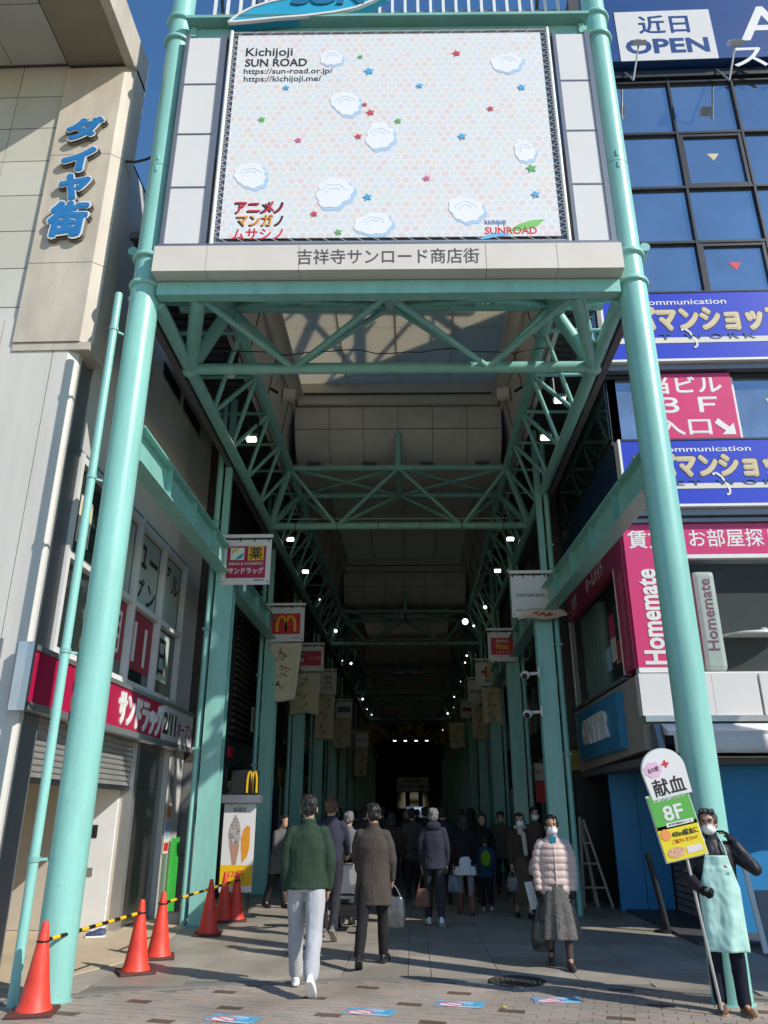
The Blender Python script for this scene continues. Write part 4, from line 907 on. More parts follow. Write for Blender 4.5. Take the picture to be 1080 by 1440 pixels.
# small roof clutter between portal and pillar
t = T("air_conditioner", "white air conditioner box on brackets behind the left pillar", "air conditioner", (-4.1, 10.3, 9.6)); MB().box(-4.28, -3.75, 10.1, 10.5, 9.9, 10.9).build("case", WHITE, t, bevel=.02); MB().box(-4.2, -3.8, 10.09, 10.098, 10.0, 10.8).build("grille", GREYF, t); MB().box(-4.28, -3.75, 10.1, 10.5, 9.82, 9.88).build("bracket", DKMET, t)
t = T("overhead_cable", "dark cable from the stone portal to the left pillar", "cable", (-4.1, 8.6, 10.4)); MB().path([(-4.14, 8.6, 10.62), (-3.95, 8.5, 10.50), (-3.75, 8.4, 10.44), (-3.55, 8.3, 10.42)], .018, 8).build("cable", BLACK, t)

# ================================================================== RIGHT BUILDING
RX, RY, RXE = 3.45, 12.0, 9.5
rb = T("office_building", "right-hand building with dark blue glass facade and stacked shop signs", "building", (RX, RY, 0))
MB().box(RX+.3, RXE, RY+.3, 30, 2.6, 19).build("core", mat("building core", (.06, .06, .065), .7), rb)
mxs = [3.47, 4.20, 5.50, 6.80, 8.10, 9.40]; mzs = [10.45, 11.72, 13.05, 14.46, 15.88]
for i in range(5):
    for j in range(4):
        mid = (i in (2, 4) and j in (0, 2))
        e = .10 if mid else .03
        mb = MB().box(mxs[i]+e, mxs[i+1]-e, RY+.02, RY+.04, mzs[j]+e, mzs[j+1]-e); pane_o = mb.build("pane", GLASS, rb)
        if mid:
            for a, b_, c_, d_ in ((mxs[i]+.03, mxs[i]+.10, mzs[j]+.03, mzs[j+1]-.03), (mxs[i+1]-.10, mxs[i+1]-.03, mzs[j]+.03, mzs[j+1]-.03)): MB().box(a, b_, RY-.035, RY+.045, c_, d_).build("sash", MULL, rb)
            for z0 in (mzs[j]+.03, mzs[j+1]-.10): MB().box(mxs[i]+.102, mxs[i+1]-.102, RY-.03, RY+.045, z0, z0+.07).build("sash", MULL, rb)
            cx, cz = (mxs[i]+mxs[i+1])/2, (mzs[j]+mzs[j+1])/2+.1
            MB().prism([(cx-.12, RY+.018, cz+.08), (cx+.12, RY+.018, cz+.08), (cx, RY+.018, cz-.10)], (0, -.004, 0)).build("access_marker", SIGNR if j == 0 else TAN, pane_o)
for x in mxs: MB().box(x-.022, x+.022, RY-.05, RY+.06, 10.40, 15.95).build("mullion", MULL, rb)
for z in mzs:
    for a, b_ in zip(mxs[:-1], mxs[1:]): MB().box(a+.029, b_-.029, RY-.045, RY+.055, z-.028, z+.028).build("transom", MULL, rb)
MB().box(RX, RXE, RY-.1, RY+.1, 15.96, 16.14).build("cornice", MULL, rb)
# side facade (towards the arcade): dark glazing with blue films
for k in range(5):
    for j, (z0, z1) in enumerate(((6.25, 7.5), (7.6, 9.0), (9.1, 10.4), (10.5, 12))):
        MB().box(RX-.0, RX+.03, 12.06+k*.95, 12.06+(k+1)*.95-.05, z0+.03, z1-.03).build("side_pane", GLASSD if j else mat("navy film", (.012, .035, .11), .25, var=.1), rb)
MB().box(RX+.032, RX+.2, 12.02, 17.0, 6.05, 12.1).build("side_frame", MULL, rb)
# mid storey windows between the two blue signs
for a, b_ in ((3.5, 4.12), (5.68, 6.95), (7.0, 8.3)): MB().box(a, b_, RY+.02, RY+.04, 7.56, 8.78).build("pane", mat("mirror glass", (.35, .40, .46), .04, .75, var=.25, scale=1.3), rb)
for z in (7.50, 8.80): MB().box(RX, RXE, RY-.03, RY+.10, z-.035, z+.035).build("sill", MULL, rb)
for x in (4.15, 5.65, 6.975): MB().box(x-.025, x+.025, RY-.035, RY+.1, 7.54, 8.76).build("mullion", WHITE if x == 5.65 else MULL, rb)
MB().prism([(6.2, RY+.018, 8.35), (6.42, RY+.018, 8.35), (6.31, RY+.018, 8.15)], (0, -.004, 0)).build("access_marker", TAN, rb)
# top navy sign
t = T("opening_sign", "navy rooftop sign board reading OPEN on a white panel", "sign", (6.5, RY, 16.2))
MB().box(3.9, RXE, RY-.25, RY+.05, 16.25, 18.9).build("board", BLUED, t)
a0, a1 = gY(868, 50, RY-.26), gY(1004, 50, RY-.26); z1, z0 = gY(940, 15, RY-.26).z, gY(940, 84, RY-.26).z
cx = (a0.x+a1.x)/2; wd = a1.x-a0.x
o = plate("white_panel", WPANEL, t, (cx, RY-.25, (z0+z1)/2), wd, z1-z0, th=.012)
text("近日", (cx, RY-.262, z0+(z1-z0)*.72), wd*.52, (z1-z0)*.36, BLUED, t, bold=.035); text("OPEN", (cx, RY-.262, z0+(z1-z0)*.28), wd*.86, (z1-z0)*.30, BLUED, t, bold=.03)
q = gY(1066, 32, RY-.26); text("A", (q.x+.12, RY-.25, q.z), 1.1, 1.0, WHITE, t, bold=.01); q = gY(1048, 78, RY-.26); text("スタ", (q.x+.50, RY-.25, q.z), 1.5, .62, WHITE, t, bold=.02)
for px, py in ((898, 60), (1034, 60)):
    q = gY(px, py, RY-.8); t = T("sign_floodlight", "small arm-mounted floodlight in front of the navy sign, %s" % ("left one" if px < 950 else "right one"), "lamp", tuple(q), "floodlights of the navy sign")
    MB().obox(q, (1, 0, 0), (0, .6, .8), (0, -.8, .6), .13, .10, .05).build("head", ALU, t, bevel=.01); MB().path([tuple(q+Vector((0, .03, -.05))), tuple(q+Vector((-.08, .35, -.6))), (q.x-.1, RY-.1, 16.1)], .02, 8).build("arm", ALU, t)
# the two royal blue signs
def bluesign(z0, z1, x0, shift, lab):
    t = T("blue_shop_sign", lab, "sign", (x0, RY-.2, z0), "royal blue shop signs"); y = RY-.28; h = z1-z0
    MB().box(x0, RXE, y, RY-.04, z0, z1).build("face", BLUES, t)
    MB().box(x0-.04, x0, y-.015, RY-.04, z0-.04, z1+.03).build("end_frame", WHITE, t); MB().box(x0, RXE, y-.015, RY-.04, z0-.045, z0-.002).build("bottom_frame", WHITE, t); MB().box(x0, RXE, y-.01, RY-.04, z1+.002, z1+.035).build("top_frame", MULL, t)
    MB().box(x0+.06, RXE, y-.006, y-.001, z0+h*.235, z0+h*.315).build("cream_stripe", TAPE, t)
    xs0 = 3.82+shift
    text("Communication", (xs0+1.05-shift*1.5, y, z0+h*.86), 1.55, h*.085, WHITE, t, bold=.008)
    xm, pit = gY(926 if z0 > 8 else 953, 470 if z0 > 8 else 665, y).x, (.385 if z0 > 8 else .345)
    for m_, b_, e_ in ((DKMET, .20, .004), (TAN, .14, .010)): text("アパマンショップ", (xm+pit*2, y, z0+h*.60), pit*7.9 if e_ < .005 else pit*7.84, h*.37 if e_ < .005 else h*.355, m_, t, bold=b_, ext=e_)
    text("N E T   W O R K", (xs0+1.30, y-.006, z0+h*.325), 2.2, h*.085, BLUED, t, bold=.015, ext=.006)
    c = Vector((xs0+1.27, y-.006, z0+h*.30)); mb = MB()
    pts = [c+Vector((-.14, 0, .17)), c+Vector((-.08, 0, .20)), c+Vector((0, 0, .13)), c+Vector((.05, 0, .02)), c+Vector((.10, 0, -.10)), c+Vector((.09, 0, -.17)), c+Vector((.04, 0, -.19))]
    for a, b_ in zip(pts[:-1], pts[1:]): mb.bar(a, b_, .035, .008, (0, 1, 0))
    mb.build("emblem", WHITE, t)
    MB().box(x0, RXE, RY-.20, RY-.05, z0-.16, z0-.05).build("ledge", GREYF, t)
    return t
bluesign(9.00, 10.38, 3.50, -.12, "royal blue estate-agent sign with tan lettering, the upper of two")
bluesign(6.28, 7.42, 3.52, .0, "royal blue estate-agent sign with tan lettering, the lower of two")
# red entrance sign
t = T("red_entrance_sign", "red sign with white lettering and an arrow between the blue signs", "sign", (4.9, RY-.1, 7.5))
MB().box(4.2, 5.60, RY-.12, RY-.05, 7.54, 8.80).build("board", PINK, t)
text("当ビル", (4.80, RY-.12, 8.57), 1.25, .33, WHITE, t, bold=.045); text("３Ｆ", (4.80, RY-.12, 8.18), 1.0, .29, WHITE, t, bold=.05); text("入口", (4.68, RY-.12, 7.76), .9, .31, WHITE, t, bold=.045)
MB().prism([(5.20, RY-.12, 7.82), (5.27, RY-.12, 7.91), (5.44, RY-.12, 7.74), (5.52, RY-.12, 7.82), (5.53, RY-.12, 7.60), (5.30, RY-.12, 7.60), (5.37, RY-.12, 7.67)], (0, -.005, 0)).build("arrow", WHITE, t)
# Homemate shop
t = T("estate_shop", "first-floor estate shop with magenta corner sign and large window", "shop", (RX, RY, 3.6))
MB().box(RX, 4.40, RY-.06, RY+.1, 3.70, 6.02).build("corner_board", PINK, t); MB().box(4.401, RXE, RY-.06, RY+.1, 5.50, 6.02).build("top_board", PINK, t)
MB().box(RX, 4.40, RY-.065, RY+.1, 3.62, 3.695).build("white_trim", WHITE, t); MB().box(4.42, RXE, RY-.065, RY+.05, 5.43, 5.495).build("white_trim", WHITE, t)
MB().box(RX-.02, RXE, RY-.12, RY+.1, 6.03, 6.10).build("top_trim", GREYF, t)
text("Homemate", (3.725, RY-.06, 4.50), 1.52, .33, WHITE, t, bold=.03, rot=math.pi/2, ext=.008)
text("賃貸", (3.83, RY-.06, 5.76), .62, .30, WHITE, t, bold=.03); text("お部屋探しの専門店", (5.85, RY-.06, 5.77), 2.7, .30, WHITE, t, bold=.02)
# window with room behind
m = bpy.data.materials.new("clear shop glass"); m.use_nodes = True; n = m.node_tree.nodes; l = m.node_tree.links; b = n["Principled BSDF"]; b.inputs["Base Color"].default_value = (.03, .04, .04, 1); b.inputs["Roughness"].default_value = .04
tr = n.new("ShaderNodeBsdfTransparent"); tr.inputs[0].default_value = (.95, .98, .97, 1); ms = n.new("ShaderNodeMixShader"); ms.inputs[0].default_value = .90; l.new(b.outputs[0], ms.inputs[1]); l.new(tr.outputs[0], ms.inputs[2]); l.new(ms.outputs[0], n["Material Output"].inputs[0])
CLEAR = m
MB().box(4.42, RXE, RY-.0, RY+.012, 3.66, 5.42).build("window_glass", CLEAR, t)
MB().box(4.42, RXE, RY+.55, RY+.60, 3.6, 5.5).build("room_back", mat("office grey", (.52, .53, .50), .7, var=.1), t); MB().box(4.42, RXE, RY+.02, RY+.55, 3.58, 3.64).build("room_sill", WHITE, t); MB().box(4.42, RXE, RY+.02, RY+.55, 5.44, 5.5).build("room_ceiling", mat("office grey", (.3, .31, .29)), t)
pb = [gY(x, y, RY+.1) for x, y in ((975, 800), (1000, 795), (1008, 815), (1022, 940), (985, 945))]
MB().box(4.50, 4.86, RY+.06, RY+.26, 3.66, 5.26).build("round_post", mat("pale post", (.62, .66, .62), .5, var=.05), t, bevel=.08); text("Homemate", (4.68, RY+.058, 4.55), 1.15, .17, mat("mauve print", (.35, .10, .18), .6), t, bold=.005, rot=math.pi/2)
MB().lathe([(.46, 0), (.47, .03), (.0, .031)], (5.35, RY+.35, 4.22), 28).build("round_table_top", WHITE, t); MB().tube((5.35, RY+.35, 3.65), (5.35, RY+.35, 4.22), .04).build("table_leg", ALU, t)
MB().obox((5.40, RY+.40, 4.50), (1, .1, .1), (0, .2, 1), (0, -1, .2), .12, .20, .006).build("folder", TAPE, t); MB().ball((5.55, RY+.2, 4.30), (.07, .05, .06)).build("soap_cup", WHITE, t); MB().ball((5.15, RY+.48, 5.36), (.07, .05, .02)).build("downlight", LAMPD, t)
MB().box(5.1, 5.16, RY+.4, RY+.43, 4.6, 4.9).build("card_holder", TAPE, t)
# side window of the shop with frame and backwards sign
sx = RX-.02
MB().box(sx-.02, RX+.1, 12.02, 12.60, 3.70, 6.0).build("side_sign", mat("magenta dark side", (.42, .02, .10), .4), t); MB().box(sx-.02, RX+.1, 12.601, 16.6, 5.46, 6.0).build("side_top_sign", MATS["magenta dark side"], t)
text("Homemate", (sx-.02, 12.31, 4.55), 1.55, .24, mat("side letter", (.45, .12, .18), .5), t, VXm, bold=.03, rot=math.pi/2); text("ホームメイト", (sx-.02, 14.0, 5.73), 1.4, .28, TAPE, t, VXm, bold=.02); text("賃貸", (sx-.02, 15.9, 5.73), .5, .26, TAPE, t, VXm, bold=.02)
MB().box(sx, RX+.03, 12.64, 16.55, 3.70, 5.42).build("side_glass", CLEAR, t); MB().box(RX+.5, RX+.56, 12.6, 16.6, 3.6, 5.5).build("side_room", mat("side room", (.40, .46, .43), .7, var=.2), t)
for k in range(6): MB().tube((RX+.25, 14.8+.28*k, 3.7), (RX+.25, 14.8+.28*k, 5.45), .12, n=10).build("blind_fold", mat("green blind", (.22, .33, .29), .7), t)
for y in (12.62, 16.57): MB().box(sx-.03, RX+.06, y-.02, y+.02, 3.66, 5.46).build("side_frame", WHITE, t)
MB().box(sx-.03, RX+.06, 12.6, 16.6, 3.63, 3.69).build("side_frame", GREYF, t)
for k, mm in enumerate((SIGNR, TAPE, CYL, DKMET, PINK)): MB().box(sx+.04, sx+.045, 12.75+.42*(k % 3), 13.10+.42*(k % 3), 3.95+.5*(k//3)+.1*(k % 2), 4.35+.5*(k//3)+.1*(k % 2)).build("window_card", mm, t)
# white fascia below, awning
t = T("white_fascia", "plain white fascia panels with rolled awning at the corner shop", "awning", (4.5, RY, 2.6))
for a, b_ in ((RX-.03, 4.5), (4.505, 5.18), (5.22, 6.4), (6.405, RXE)): MB().box(a, b_, RY-.10, RY+.1, 2.98, 3.60).build("fascia_panel", WPANEL, t)
MB().box(RX-.03, RXE, RY-.22, RY-.0, 2.88, 2.965).build("awning_box", ALU, t)
MB().prism([(3.62, RY-.23, 2.85), (3.62, RY-.52, 2.72), (3.62, RY-.50, 2.66), (3.62, RY-.15, 2.70)], (RXE-3.62, 0, 0)).build("awning_roll", WPANEL, t)
def val(u, v): return (3.70+5.8*u, RY-.50-.03*math.sin(u*60)*(1-v), 2.42+.25*v)
o = MB().grid(val, 80, 3).build("valance", mat("awning cloth", (.66, .64, .62), .8, var=.04), t); o.modifiers.new("s", 'SOLIDIFY').thickness = .006
MB().prism([(3.50, RY-.30, 2.84), (3.50, RY-.10, 2.84), (3.50, RY-.05, 2.45), (3.50, RY-.45, 2.45)], (.08, 0, 0)).build("awning_bracket", GREYF, t)
# side fascia with blue sign, tilted soffit
MB().prism([(RX-.02, 12.02, 3.60), (RX-.02, 12.02, 2.50), (RX-.02, 16.9, 2.40), (RX-.02, 16.9, 3.60)], (.3, 0, 0)).build("side_fascia", mat("taupe fascia", (.34, .31, .27), .6, var=.06), t)
MB().box(RX+.0, RXE, RY+.11, 17, 2.30, 2.41).build("soffit", mat("soffit grey", (.12, .12, .12), .6, var=.1), t)
bs = T("blue_side_sign", "blue box sign with torn white lettering on the arcade side", "sign", (RX-.1, 14.4, 3)); MB().box(RX-.14, RX-.022, 12.95, 16.2, 2.58, 3.48).build("box", mat("cyan sign", (.02, .20, .38), .4, var=.1), bs)
for k, s in enumerate("ONTR"): text(s, (RX-.14, 15.35-.52*k, 3.05), .46, .46, WPANEL, bs, VXm, bold=.06, ext=.05, name="letter")
MB().box(3.3, 4.75, 16.85, 17.1, 0, 2.45).build("recess_sky_stop", BLACK, t); MB().box(4.7, 9.5, 15.4, 17, 0, 2.3).build("recess_core", BLACK, t)  # black back panel added to block sky showing through the recess
# ground floor: blue hoardings, louvre wall, dark recess
t = T("blue_hoarding", "blue painted hoarding closing the corner shop, set back under the soffit", "hoarding", (4.1, 15.3, 0))
for k in range(2): MB().box(3.62+k*.48, 4.09+k*.48, 15.3, 15.36, .02, 2.35).build("board", BLUEP, t)
t = T("blue_hoarding", "blue painted hoarding behind the man with the sign, half in sun", "hoarding", (5.5, 12.5, 0))
for k in range(5): MB().box(4.62+k*.9, 5.51+k*.9, 12.5, 12.56, .02, 2.35).build("board", BLUEP, t)
t = T("louvre_wall", "grey louvred return wall between the blue hoardings", "wall", (4.62, 14, 0))
for k in range(22): MB().box(4.60, 4.64, 12.57, 15.29, .05+k*.105, .05+k*.105+.085).build("louvre", mat("louvre grey", (.22, .20, .18), .6, var=.1), t)
MB().box(4.65, 4.7, 12.57, 15.29, 0, 2.35).build("back", BLACK, t)
t = T("shop_step", "dark raised shop floor slab at the corner", "step", (5, 13, 0)); MB().box(3.7, RXE, 11.6, 17, .0, .05).build("slab", mat("dark slab", (.07, .07, .072), .6, var=.15), t)
t = T("leaning_board", "white board leaning behind the man in the apron", "board", (*gZ(1062, 1340).xy, 0)); q = t.location
MB().obox((q.x+.1, q.y+.05, .52), (1, .2, 0), (-.05, .15, 1), (-.2, 1, -.15), .035, .55, .012).build("edge", WHITE, t); MB().obox((q.x+.45, q.y+.12, .36), (1, .2, 0), (0, .15, 1), (-.2, 1, -.15), .30, .34, .012).build("sheet", GREYF, t)

t = T("shade_blocker", "unseen grey kiosk standing on the street right of the building", "blocker", (6.9, 8.2, 0))  # unseen box added out of view; casts shade on the right-hand paving
MB().box(6.2, 7.8, 6.95, 9.6, 0, 5.7).build("wall", WALLG, t); MB().box(6.1, 7.9, 6.85, 9.7, 5.71, 5.85).build("roof", GREYF, t)
for z in (.9, 3.4):
    for y0 in (7.2, 8.5): MB().box(6.17, 6.198, y0, y0+.9, z, z+1.4).build("window", GLASSD, t)
# ================================================================== INTERIOR FACADES deeper in the arcade
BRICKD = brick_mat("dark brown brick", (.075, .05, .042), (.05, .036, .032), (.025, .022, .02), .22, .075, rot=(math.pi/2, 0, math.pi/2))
ROUGHW = mat("rough grey render", (.14, .14, .145), .8, var=.15, scale=6, bump=.9, bscale=30)
t = T("brick_building", "dark brown brick building with rough grey base next to the drugstore", "building", (-4.1, 15.1, 0))
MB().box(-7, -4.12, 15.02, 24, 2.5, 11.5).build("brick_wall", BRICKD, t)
MB().box(-7, -4.12, 15.02, 17.2, 0, 2.5).build("base_wall", ROUGHW, t)
MB().box(-4.12, -4.06, 15.06, 15.16, 0, 9).build("drain", DKMET, t)
hb = MB()
t = T("burger_restaurant", "dark slatted restaurant front with white letters on the left", "shop", (-4, 17.3, 0))
MB().box(-6.9, -4.0, 17.25, 24, 3.2, 6.3).build("back", BLACK, t)
for k in range(22): MB().box(-3.998, -3.93, 17.3, 24, 3.2+k*.14, 3.27+k*.14).build("slat", mat("dark wood slat", (.055, .038, .03), .6, var=.2), t)
text("McDonald's", (-3.925, 20.4, 3.75), 2.6, .62, WPANEL, t, VXp, bold=.03, ext=.05)
MB().box(-6.9, -4.05, 17.25, 24, 2.6, 3.18).build("fascia", DKMET, t); MB().box(-5.2, -5.1, 17.3, 24, 0, 2.6).build("shopfront_glass", GLASSD, t)
for k in range(4): MB().box(-4.1, -4.0, 17.3+k*2.2, 17.42+k*2.2, 0, 2.6).build("post", DKMET, t)
MB().box(-4.04, -4.0, 17.35, 17.75, 2.75, 2.98).build("red_light_box", SIGNR, t)
t = T("opening_poster", "dim white poster announcing an opening on the left shopfront", "poster", (-3.9, 20, 1))
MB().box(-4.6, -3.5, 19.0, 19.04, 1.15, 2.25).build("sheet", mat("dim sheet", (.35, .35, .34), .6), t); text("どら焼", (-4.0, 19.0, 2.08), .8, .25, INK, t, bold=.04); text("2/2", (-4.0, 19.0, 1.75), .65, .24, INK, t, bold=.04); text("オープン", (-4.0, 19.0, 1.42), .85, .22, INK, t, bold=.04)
def shopblock(x0, x1, y0, y1, h, side, k, lab):
    r = random.Random(k*7+1)
    t = T("shop_building", lab, "building", (x0 if side < 0 else x1, y0, 0), "dim shop buildings along the arcade")
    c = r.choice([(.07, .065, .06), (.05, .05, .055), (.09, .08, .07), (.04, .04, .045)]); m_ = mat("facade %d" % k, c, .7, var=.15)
    xf = x1 if side < 0 else x0
    MB().box(x0, x1, y0, y1-.02, 2.9, h).build("wall", m_, t)
    MB().box(min(xf, xf+side*.6), max(xf, xf+side*.6)+.0, y0, y1-.02, 0, 2.35).build("shopfront", GLASSD, t)
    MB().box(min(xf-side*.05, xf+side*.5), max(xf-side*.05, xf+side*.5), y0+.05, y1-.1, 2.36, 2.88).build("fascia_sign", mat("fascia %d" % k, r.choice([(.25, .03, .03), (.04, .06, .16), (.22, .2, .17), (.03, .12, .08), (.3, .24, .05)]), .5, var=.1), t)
    n_ = 3; L = (y1-y0)/n_
    for i in range(n_):
        for z in (3.6, 5.6):
            a, b_ = y0+i*L+.3, y0+(i+1)*L-.3
            MB().box(min(xf, xf-side*.04), max(xf, xf-side*.04), a, b_, z, z+1.2).build("window", GLASSD, t)
    for i in range(n_+1): MB().box(min(xf, xf-side*.03), max(xf, xf-side*.03), y0+i*L-.05+(.06 if i == 0 else 0)-(.06 if i == n_ else 0), y0+i*L+.05-(.08 if i == n_ else 0), 0, 2.35).build("pilaster", m_, t)
y = 24.0; k = 0
while y < 94:
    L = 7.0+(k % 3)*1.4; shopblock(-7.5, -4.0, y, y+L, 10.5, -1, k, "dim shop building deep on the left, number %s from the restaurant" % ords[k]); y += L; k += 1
y = 17.2; k2 = 20
while y < 94:
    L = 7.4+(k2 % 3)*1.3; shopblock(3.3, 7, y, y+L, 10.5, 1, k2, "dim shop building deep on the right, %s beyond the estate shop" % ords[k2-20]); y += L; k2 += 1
t = T("end_wall", "dark building closing the far end of the arcade", "building", (XA, 96, 0)); MB().box(-8, 8, 96, 97, 0, 12).build("wall", mat("far dark", (.03, .03, .035), .8), t)
for a in (-1.5, 0, 1.5): MB().box(a-.5, a+.5, 95.94, 95.99, 2, 4).build("window", GLASSD, t)
# hung things far down the arcade
t = T("banner_frame", "yellowish paper decorations hung across the far arcade", "decoration", (XA, 48, 6)); r = random.Random(2)
mb = MB()
for k in range(60):
    x = XA+r.uniform(-2.4, 2.4); z = 6.1+.5*r.random()+.25*abs(x-XA)*-1; mb.obox((x, 48+r.uniform(-.2, .2), z), (1, r.uniform(-.5, .5), 0), (0, .2, 1), (0, 1, 0), .09, .14, .01)
tag(mb.build("paper_strips", mat("dim gold paper", (.40, .28, .06), .7, var=.3, scale=4), t), None, None, kind="stuff"); MB().tube((-2.9, 48, 6.75), (2.4, 48, 6.75), .03).build("wire", DKMET, t)
for x, nm in ((-2.4, "left"), (1.9, "right")):
    t = T("paper_garland", "bunch of yellow paper leaves hanging far inside on the %s" % nm, "decoration", (x, 44, 6)); mb = MB()
    for k in range(40): mb.obox((x+r.gauss(0, .25), 44+r.gauss(0, .2), 5.6+r.gauss(0, .5)), (1, r.random(), 0), (0, .2, 1), (-r.random(), 1, 0), .08, .12, .008)
    tag(mb.build("leaves", MATS["dim gold paper"], t), None, None, kind="stuff")
t = T("hanging_notice", "white hanging notice board with lines of lettering far down the arcade", "sign", (XA, 50, 4.2)); q = pxbox((558, 1093), (603, 1114), 50.)
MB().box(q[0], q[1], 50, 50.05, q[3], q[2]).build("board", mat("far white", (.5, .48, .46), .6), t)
for k in range(3): text("店内大売出し開催中", ((q[0]+q[1])/2, 50, q[2]-.22-k*.32), (q[1]-q[0])*(.5 if k == 0 else .9), .2, INK, t, bold=.03)
for x in (q[0]+.1, q[1]-.1): MB().tube((x, 50.02, q[2]), (x, 50.02, 7.8), .015, n=6).build("hanger", DKMET, t)
t = T("video_screen", "small glowing bluish screen at the far end of the arcade", "screen", (XA, 70, 2.5)); q = pxbox((571, 1134), (597, 1150), 70.)
MB().box(q[0], q[1], 70, 70.08, q[3], q[2]).build("panel", lamp_mat("screen glow", (.10, .14, .22), .5), t); text("880", ((q[0]+q[1])/2+.25, 70, (q[2]+q[3])/2+.2), .7, .35, lamp_mat("screen text", (.5, .7, 1), .8), t)
for x in (q[0]+.2, q[1]-.2): MB().tube((x, 70.04, q[2]), (x, 70.04, 7.8), .03, n=6).build("hanger", DKMET, t)
t = T("lamp_row", "row of four white lamps across the far arcade", "lamp", (XA, 60, 6.6))
MB().tube((-2.6, 60, 6.7), (2.1, 60, 6.7), .03, n=8).build("rail", DKMET, t)
for k in range(4): MB().box(XA-1.25+k*.8, XA-1.03+k*.8, 59.95, 60.05, 6.55, 6.61).build("tube_lamp", LAMPD, t)
# security cameras on the first right column
for z, lab in ((4.05, "upper"), (3.35, "lower")):
    t = T("security_camera", "white security camera on the right column, %s of two" % lab, "camera", (2.3, 14.55, z), "security cameras on the right column")
    MB().tube((2.36, 14.55, z), (2.15, 14.5, z-.02), .03, n=8).build("bracket", WHITE, t); MB().ball((2.08, 14.45, z-.05), (.09, .09, .08)).build("dome", WHITE, t); MB().ball((2.06, 14.38, z-.08), (.05, .05, .05)).build("lens", BLACK, t); MB().box(2.33, 2.36, 14.48, 14.6, z-.08, z+.10).build("mount", WHITE, t)
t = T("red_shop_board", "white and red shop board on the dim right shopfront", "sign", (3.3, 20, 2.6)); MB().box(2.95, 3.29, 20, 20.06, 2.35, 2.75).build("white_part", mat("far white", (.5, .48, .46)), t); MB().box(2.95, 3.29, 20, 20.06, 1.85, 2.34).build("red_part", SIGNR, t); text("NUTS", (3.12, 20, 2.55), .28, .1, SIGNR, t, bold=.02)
t = T("wooden_easel", "white wooden trestle ladder leaning in the right shade", "ladder", (*gZ(845, 1278).xy, 0)); q = t.location; WD = mat("pale wood", (.42, .38, .33), .7, var=.1)
for p0, p1 in (((-.30, 0, 0), (-.22, .1, 1.55)), ((-.02, .05, 0), (-.22, .15, 1.5)), ((.22, -.05, 0), (-.18, .0, 1.5)), ((.02, .4, 0), (-.18, .2, 1.5))): MB().bar(Vector(p0)+q, Vector(p1)+q, .05, .04).build("leg", WD, t)
for z in (.35, .75, 1.1): MB().bar(q+Vector((-.29+z*.05, .0, z)), q+Vector((.22-z*.27, -.03, z)), .04, .03).build("rung", WD, t)
t = T("stanchion", "black leaning barrier post with round foot in the right shade", "post", (*gZ(940, 1312).xy, 0)); q = t.location
MB().lathe([(.20, 0), (.20, .025), (.06, .05), (.0, .05)], q, 20).build("foot", BLACK, t); MB().tube(q+Vector((0, 0, .04)), q+Vector((-.16, .0, 1.0)), .045, n=12).build("post", BLACK, t); MB().tube(q+Vector((-.157, 0, .98)), q+Vector((-.168, 0, 1.06)), .055, n=12).build("head", DKMET, t)

# ================================================================== STREET PROPS
def cone(x, y, lab, tilt=0., rz=0.):
    t = T("traffic_cone", lab, "traffic cone", (x, y, .014), "red traffic cones along the left shop", rz)
    MB().lathe([(.155, .03), (.148, .05), (.14, .06), (.132, .075), (.10, .25), (.03, .69), (.024, .715), (.0, .72)], (0, 0, 0), 28).build("body", ORANGE, t, True)
    MB().box(-.19, .19, -.19, .19, 0, .03).build("base", mat("cone base rubber", (.10, .03, .025), .8, var=.2), t, True, bevel=.008)
    return t
CN = [(gZ(46, 1428), "red traffic cone at the foot of the left pillar, nearest the camera", .2), (gZ(190, 1370), "red traffic cone where the first striped bar ends", .5), (gZ(222, 1349), "red traffic cone with a shadow across it, third from the camera", .3),
      (gZ(292, 1316), "red traffic cone standing alone before the left column", .1), (gZ(313, 1297), "red cone half hidden beside the arches sign", .6), (gZ(330, 1296), "darker shaded red cone at the far end of the striped bar", .2)]
for p, lab, rz in CN: cone(p.x, p.y, lab, 0, rz)
def barpole(p, q, z0, z1, lab):
    t = T("striped_bar", lab, "barrier bar", (p.x, p.y, z0), "black and yellow cone bars"); a, b_ = Vector((p.x, p.y, z0)), Vector((q.x, q.y, z1)); n_ = 15
    for k in range(n_): MB().tube(a.lerp(b_, k/n_), a.lerp(b_, (k+1)/n_), .018, n=10).build("stripe", YELLOW if k % 2 else BLACK, t)
    for c in (a, b_):
        mb = MB()
        for k in range(16):
            t0, t1 = 2*math.pi*k/16, 2*math.pi*(k+1)/16; mb.tube(c+Vector((.05*math.cos(t0), .05*math.sin(t0), 0)), c+Vector((.05*math.cos(t1), .05*math.sin(t1), 0)), .010, n=6)
        mb.build("end_ring", BLACK, t)
barpole(CN[0][0], CN[1][0], .57, .60, "black and yellow striped bar between the two nearest cones"); barpole(CN[2][0], CN[5][0], .60, .60, "black and yellow striped bar running to the arches sign")
